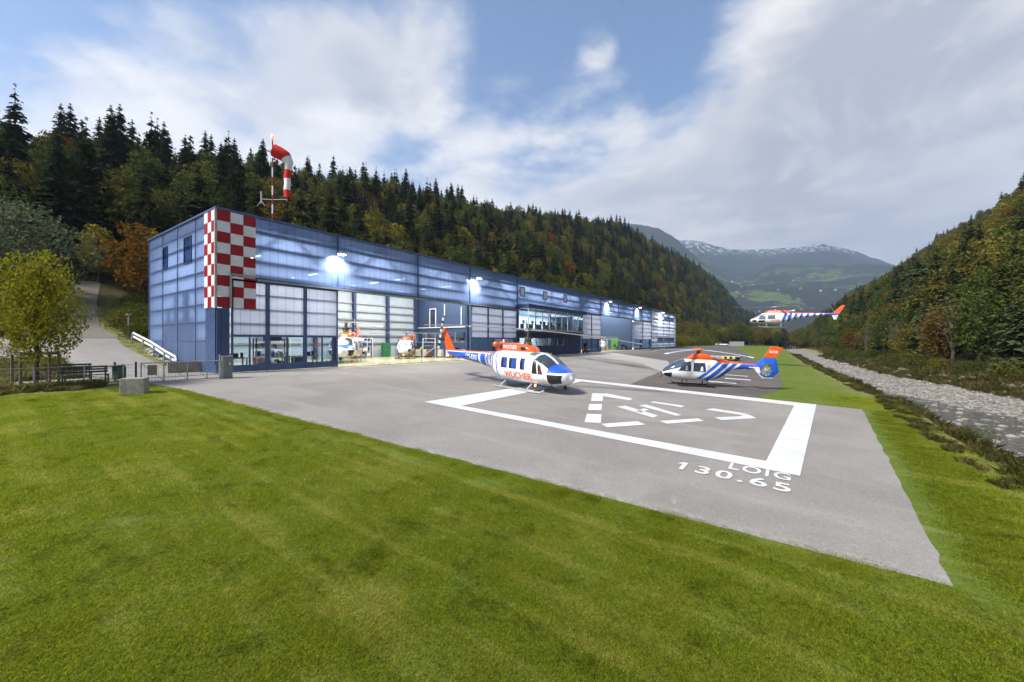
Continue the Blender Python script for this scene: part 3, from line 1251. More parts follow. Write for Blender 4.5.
M_tube = emis('tube_lamp', (1, .97, .92), 9)
for yy in (14, 21, 28, 35, 44, 70, 78, 88, 98, 108, 120, 132):
    lamp_z = 10.2
    if yy == 44:
        continue
    for dx in (-3.0, -7.5, -12):
        tb = MB()
        tb.box(BX + dx - .75, BX + dx + .75, yy - .06, yy + .06, lamp_z - .05, lamp_z + .02)
        root = tb.build('ceiling_lamp', M_tube)
        tag(root, 'white tube lamp hanging under the hangar roof behind the blue sheeting', 'ceiling lamp', 'tube lamps under the hangar roof')
for yy, pw_ in ((15, 800), (23, 800), (31, 750), (38, 650), (43.5, 800), (73, 900), (84, 1000), (94, 900), (106, 1100), (118, 1800), (126, 1800), (134, 1800)):
    area((BX - 6.5, yy, 11.75), 11, 4.0 if yy != 43.5 else 2.0, pw_ * 1.12)
area((BX - 2, 55, 7.9), 4, 17, 1500, 'office_light')
area((BX - 2.2, 56, 11.8), 3.4, 18, 1100, 'upper_fill_light')  # added fill light, brightens the dark upper band of the middle block
area((BX - 2, 53, 4.9), 4, 12, 900, 'office_light')

# ================================================================== windsock
mast = empty('windsock_mast', (BX - .9, BY + 3.9, BZ + (TOP + .26) * K), 0, 'red and white striped mast with a drooping windsock on the roof corner', 'windsock', scale=1.13)
pb = MB()
HM = 5.55
for i in range(9):
    pb.tube([(0, 0, HM * i / 9), (0, 0, HM * (i + 1) / 9)], .042, 10, mi=i % 2)
pb.build('mast_pole', [M_red, M_white], mast, smooth=False)
pb = MB()
pb.tube([(0, 0, HM), (0, 0, HM + .12), (0, 0, HM + .30), (0, 0, HM + .38)], [.06, .1, .1, .03], 10)
pb.build('obstacle_light', emis('red_lamp', (1, .05, .02), 2.5), mast, smooth=True)
pb = MB()
pb.tube([(-.35, 0, HM - .75), (.35, 0, HM - .7)], .02, 6)
pb.tube([(-.35, 0, HM - .75), (-.35, 0, HM - .55)], .045, 8)
pb.tube([(.35, 0, HM - .8), (.35, 0, HM - .6)], .045, 8)
pb.build('wind_sensor', M_steel, mast)
M_wsr = worn('windsock_red', (.62, .012, .012), .8, 6, .15)
ca, sa = math.cos(R(35)), math.sin(R(35))


def CR(r_, f_, u_):
    """camera-right, away, up to local axes (the sock hangs downwind along the front)"""
    return (ca * r_ - sa * f_, sa * r_ + ca * f_, u_)


pb = MB()
path = [CR(.32, -.45, 4.66), CR(.60, -.34, 4.55), CR(.95, -.18, 4.36), CR(1.16, -.10, 4.0), CR(1.08, -.08, 3.5), CR(1.02, -.08, 3.05), CR(1.05, -.08, 2.6), CR(1.0, -.08, 2.15), CR(1.04, -.07, 1.65)]
rad = [.40, .41, .39, .27, .20, .21, .19, .20, .19]
pts, rr = [], []
for i in range(len(path) - 1):
    for q in range(3):
        t_ = q / 3
        pts.append(Vector(path[i]).lerp(Vector(path[i + 1]), t_))
        rr.append(rad[i] + (rad[i + 1] - rad[i]) * t_)
pts.append(Vector(path[-1]))
rr.append(rad[-1])
pb.tube(pts, rr, 16, cap=False)
nseg = len(pts) - 1
for i in range(nseg):
    for k in range(16):
        pb.mi[i * 16 + k] = [0, 0, 0, 0, 0, 0, 0, 1, 1, 1, 1, 1, 0, 0, 0, 0, 1, 1, 1, 1, 1, 0, 0, 0][min(i, 23)]
pb.build('windsock', [M_wsr, M_white], mast, smooth=True, recalc=False)
pb = MB()
pb.tube([CR(0, 0, 1.55), CR(1.0, -.05, 1.55)], .025, 6)
pb.tube([CR(0, 0, 1.55), CR(-.75, 0, 1.6)], .025, 6)
pb.tube([CR(-.75, 0, 1.3), CR(-.75, 0, 2.1)], .05, 8)
pb.tube([CR(-.75, 0, 1.5), CR(-1.1, .1, 1.15)], .02, 6)
pb.tube([CR(-.75, 0, 1.5), CR(-.45, -.1, 1.1)], .02, 6)
pb.tube([CR(.98, -.05, 1.45), CR(.98, -.05, 1.95)], .04, 8)
pb.build('antenna_arm', M_steel, mast)
pb = MB()
pb.tube([CR(0, 0, 4.55), CR(.3, -.4, 5.0)], .02, 6)
pb.tube([CR(0, 0, 4.45), CR(.3, -.4, 4.3)], .02, 6)
pb.build('sock_bracket', M_steel, mast)

# ================================================================== helicopters
WHITE = (.78, .79, .80)
BLUE = (.015, .11, .56)
ORANGE = (.80, .115, .012)
M_black = worn('black_plastic', (.02, .021, .024), .35, 5, .3)
M_hglass = glass_mat('cockpit_glass', (.30, .36, .42), .12)
M_hglassd = glass_mat('cabin_glass', (.20, .24, .30), .14)
M_orange = worn('orange_paint', ORANGE, .28, 3, .1, coat=.5)
M_bluep = worn('blue_paint', BLUE, .28, 3, .1, coat=.5)
M_whitep = worn('white_paint', WHITE, .28, 3, .05, coat=.5)
M_greyp = worn('grey_paint', (.30, .32, .34), .4, 3, .15)
M_blade = worn('rotor_blade', (.22, .22, .21), .5, 3, .3)
M_bladel = worn('pale_rotor_blade', (.42, .48, .58), .45, 3, .2)
M_seat = worn('blue_seat', (.03, .07, .25), .8, 5, .3)
M_txto = worn('orange_lettering', (.85, .13, .01), .4, 5, .05)
M_txtw = worn('white_lettering', (.82, .82, .84), .4, 5, .05)


def paint_mat(name, fn):
    m = bpy.data.materials.new(name)
    m.use_nodes = True
    b = NB(m.node_tree)
    p = m.node_tree.nodes['Principled BSDF']
    v, x, y, z = b.xyz('Object')
    c = fn(b, x, y, z)
    n = b.noise(v, 2.2, 5, .6)
    c = b.mix(b.step(n, .4, .75, 0, .10), c, (.25, .24, .22))
    b.put(p.inputs['Base Color'], c)
    p.inputs['Roughness'].default_value = .3
    p.inputs['Coat Weight'].default_value = .5
    p.inputs['Coat Roughness'].default_value = .1
    return m


class Hull:
    """fuselage lofted through stations (x, half width, bottom, top, exponent)"""
    def __init__(s, st, cham=0.0):
        st = sorted(st)
        s.xs = [q[0] for q in st]
        s.cols = [[q[i] for q in st] for i in range(1, 5)]

    def at(s, x):
        # monotone smooth interpolation
        out = []
        i = int(np.clip(np.searchsorted(s.xs, x) - 1, 0, len(s.xs) - 2))
        x0, x1 = s.xs[i], s.xs[i + 1]
        t = (x - x0) / (x1 - x0)
        for c in s.cols:
            def sl(j):
                if j <= 0 or j >= len(c) - 1:
                    jj = min(max(j, 0), len(c) - 2) if j <= 0 else len(c) - 2
                    return (c[jj + 1] - c[jj]) / (s.xs[jj + 1] - s.xs[jj])
                a = (c[j] - c[j - 1]) / (s.xs[j] - s.xs[j - 1])
                d = (c[j + 1] - c[j]) / (s.xs[j + 1] - s.xs[j])
                return 0 if a * d <= 0 else 2 * a * d / (a + d)
            h = x1 - x0
            m0, m1 = sl(i) * h, sl(i + 1) * h
            t2, t3 = t * t, t * t * t
            out.append((2 * t3 - 3 * t2 + 1) * c[i] + (t3 - 2 * t2 + t) * m0 + (-2 * t3 + 3 * t2) * c[i + 1] + (t3 - t2) * m1)
        return out

    def pt(s, x, th, off=0.0):
        w_, zb, zt, n = s.at(x)
        zc, hh = (zb + zt) / 2, (zt - zb) / 2
        c_, s_ = math.cos(th), math.sin(th)
        e = 2.0 / n
        return Vector((x, math.copysign(abs(c_) ** e, c_) * (w_ + off), zc + math.copysign(abs(s_) ** e, s_) * (hh + off)))

    def side(s, x, z, sgn, off=.012):
        w_, zb, zt, n = s.at(x)
        zc, hh = (zb + zt) / 2, (zt - zb) / 2
        q = min(.999, abs((z - zc) / hh))
        return Vector((x, sgn * (w_ * (1 - q ** n) ** (1 / n) + off), z))

    def mesh(s, nx=90, nr=88):
        mb = MB()
        # stations bunched towards both ends
        x0, x1 = s.xs[0], s.xs[-1]
        X = sorted(set([x0 + (x1 - x0) * i / nx for i in range(nx + 1)] + [x1 - .02, x1 - .06, x1 - .12, x1 - .2] + s.xs))
        vs = []
        for x in X:
            for k in range(nr):
                vs.append(s.pt(x, 2 * math.pi * k / nr))
        fs = []
        for i in range(len(X) - 1):
            for k in range(nr):
                k2 = (k + 1) % nr
                fs.append((i * nr + k, (i + 1) * nr + k, (i + 1) * nr + k2, i * nr + k2))
        fs.append(tuple(range(nr)))
        fs.append(tuple(range((len(X) - 1) * nr, len(X) * nr))[::-1])
        mb.add(vs, fs)
        return mb

    def side_patch(s, mb, poly, sgn, off=.014, nx=6, nz=5):
        """quad (4 corners in x,z) laid on the side of the hull"""
        a, b_, c, d = [Vector(p) for p in poly]
        vs = []
        for j in range(nz + 1):
            for i in range(nx + 1):
                u, w_ = i / nx, j / nz
                p = a.lerp(b_, u).lerp(d.lerp(c, u), w_)
                vs.append(s.side(p.x, p.y, sgn, off))
        fs = [(j * (nx + 1) + i, j * (nx + 1) + i + 1, (j + 1) * (nx + 1) + i + 1, (j + 1) * (nx + 1) + i) for j in range(nz) for i in range(nx)]
        mb.add(vs, fs)

    def skin_patch(s, mb, x0, x1, t0, t1, off=.014, nx=8, nt_=8, slant=0.0):
        vs = []
        for j in range(nt_ + 1):
            for i in range(nx + 1):
                th = t0 + (t1 - t0) * j / nt_
                x = x0 + (x1 - x0) * i / nx + slant * (j / nt_)
                vs.append(s.pt(min(x, s.xs[-1] - .01), th, off))
        fs = [(j * (nx + 1) + i, j * (nx + 1) + i + 1, (j + 1) * (nx + 1) + i + 1, (j + 1) * (nx + 1) + i) for j in range(nt_) for i in range(nx)]
        mb.add(vs, fs)


def rotor(parent, hub, length, chord, azs, droop=.35, mat=None, tipmat=None, root=.5, tilt=(0, 0), name='rotor_blade', thick=.035, disc=None):
    """rotor head and blades, each blade its own part"""
    h = MB()
    hx, hy, hz = hub
    for az in azs:
        c_, s_ = math.cos(az), math.sin(az)
        bl = MB()
        n = 10
        vs = []
        for i in range(n + 1):
            r_ = root + (length - root) * i / n
            zz_ = hz - droop * (r_ / length) ** 2 + (tilt[0] * c_ + tilt[1] * s_) * r_
            for (u, w_) in ((-.3, 0), (.0, thick), (.7, 0), (.0, -thick * .6)):
                q = u * chord
                vs.append((hx + c_ * r_ - s_ * q, hy + s_ * r_ + c_ * q, zz_ + w_))
        fs = []
        mi = []
        for i in range(n):
            for k in range(4):
                k2 = (k + 1) % 4
                fs.append((i * 4 + k, i * 4 + k2, (i + 1) * 4 + k2, (i + 1) * 4 + k))
        fs.append((3, 2, 1, 0))
        fs.append((n * 4, n * 4 + 1, n * 4 + 2, n * 4 + 3))
        bl.add(vs, fs)
        if tipmat:
            for i in range(n):
                if i >= n - 1:
                    for k in range(4):
                        bl.mi[i * 4 + k] = 1
        bl.build(name, [mat or M_blade, tipmat or M_blade], parent)
        h.beam((hx, hy, hz), (hx + c_ * (root + .25), hy + s_ * (root + .25), hz + (tilt[0] * c_ + tilt[1] * s_) * root), .16, .09)
    return h


def seats(parent, xs, w_, z0, mat=None):
    mb = MB()
    for x in xs:
        for yy in (-w_, w_):
            mb.box(x - .25, x + .22, yy - .24, yy + .24, z0, z0 + .16)
            mb.box(x - .34, x - .22, yy - .24, yy + .24, z0 + .1, z0 + .85)
            mb.box(x - .35, x - .23, yy - .12, yy + .12, z0 + .88, z0 + 1.05)
    return mb.build('seat', mat or M_seat, parent, bevel=.03)


# ------------------------------------------------------------------ medium twin helicopter, two blade rotor
def bell_paint(b, x, y, z):
    # white cabin, slanted blue bands at the rear, blue boom with orange spine
    xs = b.m('ADD', x, b.m('MULTIPLY', b.m('SUBTRACT', z, 1.5), .22))
    blue = b.m('LESS_THAN', xs, -3.25)
    for a, c_ in ((-1.72, -1.60), (-2.45, -2.2), (-2.98, -2.72)):
        blue = b.m('MAXIMUM', blue, b.band(xs, a, c_))
    for a, c_ in ((-3.62, -3.42), (-4.42, -4.2), (-3.30, -3.2)):
        blue = b.m('MULTIPLY', blue, b.m('SUBTRACT', 1.0, b.band(xs, a, c_)))
    # nose top
    blue = b.m('MAXIMUM', blue, b.m('MULTIPLY', b.m('GREATER_THAN', x, 2.58), b.m('GREATER_THAN', z, b.m('ADD', 1.36, b.m('MULTIPLY', b.m('ABSOLUTE', y), -.05)))))
    c = b.mix(blue, WHITE, BLUE)
    top = b.m('ADD', 2.12, b.m('MULTIPLY', b.m('ADD', x, 8.6), .0))
    top = b.m('ADD', 2.06, b.m('MULTIPLY', b.m('ADD', x, 8.6), .022))
    rear = b.m('LESS_THAN', x, -2.9)
    c = b.mix(b.m('MULTIPLY', rear, b.m('GREATER_THAN', z, b.m('SUBTRACT', top, .12))), c, WHITE)
    c = b.mix(b.m('MULTIPLY', rear, b.m('GREATER_THAN', z, b.m('SUBTRACT', top, .07))), c, ORANGE)
    # roof windows frame and door seams
    for xx in (.30, 1.38, -1.35, 2.35):
        c = b.mix(b.m('MULTIPLY', b.band(x, xx - .012, xx + .012), b.band(z, .75, 2.2)), c, (.25, .26, .28))
    return c


M_bell = paint_mat('striped_helicopter_paint', bell_paint)
bell_hull = Hull([(3.62, .14, .92, 1.16, 2.0), (3.54, .50, .70, 1.34, 2.2), (3.2, .88, .55, 1.52, 2.3), (2.75, 1.06, .49, 1.70, 2.5), (2.15, 1.18, .47, 2.12, 2.7),
                  (1.65, 1.24, .46, 2.34, 3.0), (1.0, 1.29, .45, 2.44, 3.2), (0, 1.3, .45, 2.46, 3.3), (-1.3, 1.3, .45, 2.46, 3.2), (-1.9, 1.2, .55, 2.44, 2.9),
                  (-2.5, .88, .80, 2.36, 2.5), (-3.1, .56, 1.02, 2.24, 2.2), (-4.5, .42, 1.22, 2.16, 2.0), (-6.5, .30, 1.45, 2.12, 2.0), (-8.55, .17, 1.72, 2.08, 2.0)])


def make_bell():
    root = empty('helicopter', (0, 0, 0))
    H = bell_hull
    body = H.mesh().build('fuselage', M_bell, root, smooth=True)
    sub = MB()
    for sg in (-1, 1):
        for poly in (((-1.15, 1.35), (-.62, 1.35), (-.62, 2.02), (-1.15, 2.02)), ((-.42, 1.35), (.22, 1.35), (.22, 2.02), (-.42, 2.02)), ((.55, 1.35), (.92, 1.35), (.92, 2.05), (.55, 2.05))):
            wb = MB()
            H.side_patch(wb, poly, sg, .012)
            wf = wb.build('cabin_window', M_black, body, smooth=True)
            gb = MB()
            (a, z0), (c_, _), (_, z1), _ = poly
            H.side_patch(gb, ((a + .22, z0 + .06), (c_ - .03, z0 + .06), (c_ - .03, z1 - .06), (a + .22, z1 - .06)), sg, .018)
            gb.build('pane', M_bluep if False else worn('blue_tinted_pane', (.03, .10, .42), .12, 2, .2), wf, smooth=True)
        wb = MB()
        H.side_patch(wb, ((1.52, 1.18), (2.30, 1.18), (2.0, 2.02), (1.56, 2.1)), sg, .012)
        wd = wb.build('door_window', M_black, body, smooth=True)
        sb = MB()
        H.side_patch(sb, ((1.92, 1.2), (2.0, 1.2), (1.86, 2.08), (1.78, 2.08)), sg, .02)
        sb.build('window_frame', M_whitep, wd, smooth=True)
        sb = MB()
        H.side_patch(sb, ((2.06, 1.22), (2.24, 1.22), (2.16, 1.45), (2.06, 1.5)), sg, .022)
        sb.build('pilot_vest', M_red, wd)
        # chin window
        wb = MB()
        H.side_patch(wb, ((2.66, .60), (3.38, .72), (3.42, 1.20), (2.58, 1.20)), sg, .012, 12, 8)
        wb.build('chin_window', M_black, body, smooth=True)
    # windscreens: two panes over the nose with a white post between
    for t0, t1 in ((R(32), R(86)), (R(94), R(148))):
        wb = MB()
        H.skin_patch(wb, 1.66, 2.60, t0, t1, .014, 10, 12)
        wb.build('windscreen', worn('dark_windscreen', (.06, .075, .09), .06, 2, .3), body, smooth=True)
    for t0, t1 in ((R(52), R(82)), (R(98), R(128))):
        wb = MB()
        H.skin_patch(wb, 1.0, 1.45, t0, t1, .016, 5, 6)
        wb.build('roof_window', worn('green_roof_window', (.05, .22, .13), .15, 2, .2), body, smooth=True)
    # black chin radome with camera ball
    rb = MB()
    n = 14
    vs = []
    for j in range(7):
        a = math.pi / 2 * j / 6
        for k in range(n):
            t_ = 2 * math.pi * k / n
            vs.append((2.80 + .62 * math.cos(t_) * math.cos(a), .58 * math.sin(t_) * math.cos(a), .98 - .42 * math.sin(a) - (0 if j else 0)))
    for j in range(7):
        pass
    fs = [(j * n + k, j * n + (k + 1) % n, (j + 1) * n + (k + 1) % n, (j + 1) * n + k) for j in range(6) for k in range(n)]
    fs.append(tuple(range(n)))
    rb.add(vs, fs)
    nose = rb.build('chin_fairing', M_black, root, smooth=True)
    cb2 = MB()
    cb2.tube([(3.2, 0, .62), (3.2, 0, .48)], .07, 8)
    cb2.tube([(3.2, 0, .50), (3.2, 0, .44), (3.2, 0, .34), (3.2, 0, .26)], [.05, .13, .13, .04], 12)
    cb2.build('search_light', M_black, nose, smooth=True)
    # engine cowling
    ch = Hull([(.95, .12, 2.40, 2.46, 2.2), (.75, .42, 2.38, 2.66, 2.4), (.2, .60, 2.36, 2.88, 2.8), (-.6, .66, 2.34, 2.95, 3), (-1.6, .66, 2.30, 2.98, 3), (-2.1, .58, 2.2, 2.95, 2.6), (-2.5, .50, 2.1, 2.86, 2.3), (-2.62, .40, 2.2, 2.75, 2.2)])
    cow = ch.mesh(30, 28).build('engine_cowling', M_orange, root, smooth=True)
    eb_ = MB()
    for yy in (-.30, .30):
        eb_.tube([(-2.45, yy, 2.68), (-2.85, yy, 2.78), (-2.95, yy * 1.1, 2.82)], [.20, .19, .17], 12)
    eb_.build('exhaust', M_orange, cow, smooth=True)
    eb_ = MB()
    for sg in (-1, 1):
        ch.side_patch(eb_, ((-.05, 2.52), (.35, 2.52), (.3, 2.76), (-.05, 2.78)), sg, .012)
        ch.side_patch(eb_, ((-2.0, 2.5), (-1.75, 2.5), (-1.75, 2.8), (-2.0, 2.8)), sg, .012)
    eb_.build('air_intake', M_black, cow)
    eb_ = MB()
    eb_.tube([(-2.3, 0, 2.95), (-2.3, 0, 3.08), (-2.3, 0, 3.14)], [.05, .05, .02], 8)
    eb_.build('beacon_light', emis('red_lamp', (1, .05, .02), 2.5), cow)
    for sg in (-1, 1):
        text_on('cowling_lettering', 'WUCHER', 1, lambda x_, y_: ch.side((-1.65 + x_) if sg < 0 else (-.35 - x_), 2.55 + y_, sg, .02), M_txtw, cow, bold=.015, width=1.3, height=.26)
        text_on('cabin_lettering', 'WUCHER', 1, lambda x_, y_: H.side((-.85 + x_) if sg < 0 else (1.75 - x_), .74 + y_, sg, .02), M_txto, body, bold=.02, width=2.35, height=.42)
        text_on('registration', 'OE-EXS', 1, lambda x_, y_: H.side((-6.05 + x_) if sg < 0 else (-4.75 - x_), 1.56 + y_ + (x_ * -.03 if sg < 0 else 0), sg, .012), M_txtw, body, bold=.02, width=1.4, height=.36)
    # fin with tail rotor
    fb = MB()
    fb.prism([(-7.75, 2.0), (-8.45, 1.72), (-8.78, 1.95), (-9.55, 3.75), (-9.35, 3.82), (-9.05, 3.72)], -.09, .09)
    fin = fb.build('tail_fin', M_orange, root, bevel=.03)
    fb = MB()
    fb.tube([(-9.2, -.09, 3.35), (-9.2, -.42, 3.35)], .09, 10)
    fb.build('gearbox', M_greyp, fin)
    for sg, a0 in ((1, R(78)), (-1, R(78) + math.pi)):
        tb = MB()
        for i in range(5):
            r0, r1 = .12 + .235 * i, .12 + .235 * (i + 1)
            dx, dz = math.cos(a0), math.sin(a0)
            tb.beam((-9.2 + dx * r0, -.40, 3.35 + dz * r0), (-9.2 + dx * r1, -.40, 3.35 + dz * r1), .035, .26, mi=1 if i in (1, 3) else 0, up=(0, 1, 0) if False else (1, 0, 0))
        tb.build('tail_rotor_blade', [worn('pale_tail_blade', (.62, .60, .54), .5, 3, .2), M_black], root)
    sb = MB()
    sb.slab([(-6.2, -1.35), (-5.75, -1.3), (-5.55, -.2), (-5.55, .2), (-5.75, 1.3), (-6.2, 1.35)], 1.66, 1.74)
    sb.build('stabiliser', M_bluep, root, bevel=.02)
    # mast and rotor head
    mb2 = MB()
    mb2.tube([(0, 0, 2.85), (0, 0, 3.02)], [.30, .26], 14)
    mb2.tube([(0, 0, 3.28), (0, 0, 3.36)], [.30, .30], 14)
    mb2.tube([(0, 0, 3.0), (0, 0, 3.95)], .065, 10)
    for a_ in (0, R(90), R(180), R(270)):
        mb2.tube([(.28 * math.cos(a_), .28 * math.sin(a_), 3.0), (.22 * math.cos(a_), .22 * math.sin(a_), 3.35)], .045, 6)
        mb2.tube([(.2 * math.cos(a_ + .7), .2 * math.sin(a_ + .7), 3.2), (.12 * math.cos(a_ + .7), .12 * math.sin(a_ + .7), 3.85)], .02, 6)
    mb2.tube([(0, 0, 3.05), (0, 0, 3.25)], [.20, .2], 12)
    mb2.build('rotor_mast', worn('mast_metal', (.16, .15, .10), .5, 6, .3, metal=.4), root)
    az = bell_az
    hb_ = rotor(root, (0, 0, 3.88), 7.3, .55, (az, az + math.pi), .30, worn('two_tone_blade', (.25, .24, .21), .5, 3, .3), None, .9, tilt=bell_tilt, thick=.045)
    hb_.box(-.18, .18, -.18, .18, 3.78, 3.98)
    hb_.beam((-math.sin(az) * 1.1, math.cos(az) * 1.1, 3.98), (math.sin(az) * 1.1, -math.cos(az) * 1.1, 3.98), .06, .05)
    hb_.build('rotor_head', M_greyp, root)
    # skids
    sk = MB()
    for sg in (-1, 1):
        y_ = 1.30 * sg
        sk.tube([(-1.75, y_, .06), (1.9, y_, .06), (2.3, y_, .10), (2.6, y_, .26)], .05, 10)
        sk.beam((-.9, y_ + .2 * sg * 0, .115), (1.3, y_, .115), .11, .02)
    for x_ in (-1.1, 1.2):
        sk.tube([(x_, -1.30, .08), (x_, -1.18, .22), (x_, -.75, .50), (x_, -.3, .60), (x_, .3, .60), (x_, .75, .50), (x_, 1.18, .22), (x_, 1.30, .08)], .055, 10)
    sk.build('landing_skid', worn('skid_paint', (.45, .47, .50), .4, 4, .2), root, smooth=True)
    ab = MB()
    ab.tube([(1.15, -.35, 2.42), (.98, -.35, 3.05)], [.025, .008], 6)
    ab.tube([(1.9, .0, 2.30), (2.05, 0, 2.45)], [.02, .02], 6)
    ab.build('antenna', M_greyp, root)
    lb2 = MB()
    lb2.tube([(1.55, -.9, .46), (1.55, -.9, .36)], [.07, .05], 8)
    lb2.build('belly_light', emis('orange_lamp', (1, .18, .03), 4), root)
    hb2 = MB()
    for sg in (-1, 1):
        hb2.tube([(2.35, sg * 1.12, 1.9), (2.5, sg * 1.3, 1.95)], .015, 6)
        for x_ in (-1.3, .36, 1.46):
            hb2.tube([tuple(H.side(x_, 1.12, sg, .01)), tuple(H.side(x_ + .12, 1.12, sg, .04))], .018, 6)
    hb2.build('door_handle', M_greyp, root)
    return root


BELL_HEAD = R(-9)
bell_az = R(24) - BELL_HEAD
bell_tilt = (-.06, 0)
bell = make_bell()
bell.matrix_world = Matrix.Translation((-13.75, 21.2, GR * 13.75 + .012)) @ Matrix.Rotation(math.atan(GR), 4, 'Y') @ Matrix.Rotation(BELL_HEAD, 4, 'Z') @ Matrix.Scale(.95, 4)
tag(bell, 'white, blue and orange two bladed helicopter standing on the apron in front of the hangar', 'helicopter')

bell2 = copy_tree(bell)
bell2.matrix_world = Matrix.Translation((-38.0, 24.1, BZ + .04)) @ Matrix.Rotation(R(-41), 4, 'Z') @ Matrix.Scale(1.06, 4)
tag(bell2, 'helicopter with a blue nose parked inside the near open door of the hangar', 'helicopter')


# ------------------------------------------------------------------ light twin with shrouded tail rotor
def ec_paint(b, x, y, z):
    xs = b.m('ADD', x, b.m('MULTIPLY', b.m('SUBTRACT', z, 1.5), 1.2))
    c = WHITE
    blue = b.m('MULTIPLY', b.band(xs, -1.12, -.70), b.band(z, .66, 2.32))
    blue = b.m('MAXIMUM', blue, b.m('MULTIPLY', b.band(xs, -1.98, -1.42), b.band(z, .60, 2.4)))
    blue = b.m('MAXIMUM', blue, b.m('MULTIPLY', b.band(xs, -2.75, -2.25), b.m('LESS_THAN', z, 2.4)))
    blue = b.m('MAXIMUM', blue, b.m('LESS_THAN', xs, -3.05))
    c = b.mix(blue, WHITE, BLUE)
    org = b.m('MULTIPLY', b.m('LESS_THAN', x, -1.6), b.m('GREATER_THAN', z, b.m('ADD', 2.10, b.m('MULTIPLY', b.m('ADD', x, 5.8), .015))))
    c = b.mix(org, c, ORANGE)
    org = b.m('MULTIPLY', b.band(x, -1.8, 1.6), b.m('GREATER_THAN', z, b.m('ADD', 2.36, b.m('MULTIPLY', b.m('ABSOLUTE', y), 0))))
    c = b.mix(org, c, ORANGE)
    return c


M_ec = paint_mat('diagonal_striped_paint', ec_paint)
ec_hull = Hull([(3.28, .06, 1.02, 1.12, 2), (3.12, .36, .80, 1.38, 2.1), (2.75, .58, .66, 1.70, 2.2), (2.2, .72, .55, 2.03, 2.3), (1.5, .78, .50, 2.30, 2.5), (.8, .80, .48, 2.46, 2.7),
                (0, .80, .48, 2.52, 2.8), (-.9, .79, .52, 2.52, 2.7), (-1.5, .72, .64, 2.46, 2.5), (-2.1, .58, .90, 2.38, 2.3), (-2.7, .40, 1.25, 2.30, 2.2), (-3.3, .27, 1.58, 2.26, 2.1),
                (-4.5, .21, 1.72, 2.18, 2.0), (-5.6, .17, 1.78, 2.14, 2.0)])


def radial_ring(outline, cx, cz, r_in, n=48):
    """pairs of outer and inner points round a hub, outer on a polygon"""
    res = []
    m_ = len(outline)
    for k in range(n):
        a = 2 * math.pi * k / n
        d = Vector((math.cos(a), math.sin(a)))
        best = None
        for i in range(m_):
            p0 = Vector(outline[i]) - Vector((cx, cz))
            p1 = Vector(outline[(i + 1) % m_]) - Vector((cx, cz))
            e = p1 - p0
            den = d.x * e.y - d.y * e.x
            if abs(den) < 1e-9:
                continue
            t_ = (p0.x * e.y - p0.y * e.x) / den
            u = (p0.x * d.y - p0.y * d.x) / den
            if t_ > 0 and -1e-6 <= u <= 1 + 1e-6 and (best is None or t_ < best):
                best = t_
        res.append(((cx + d.x * best, cz + d.y * best), (cx + d.x * r_in, cz + d.y * r_in)))
    return res


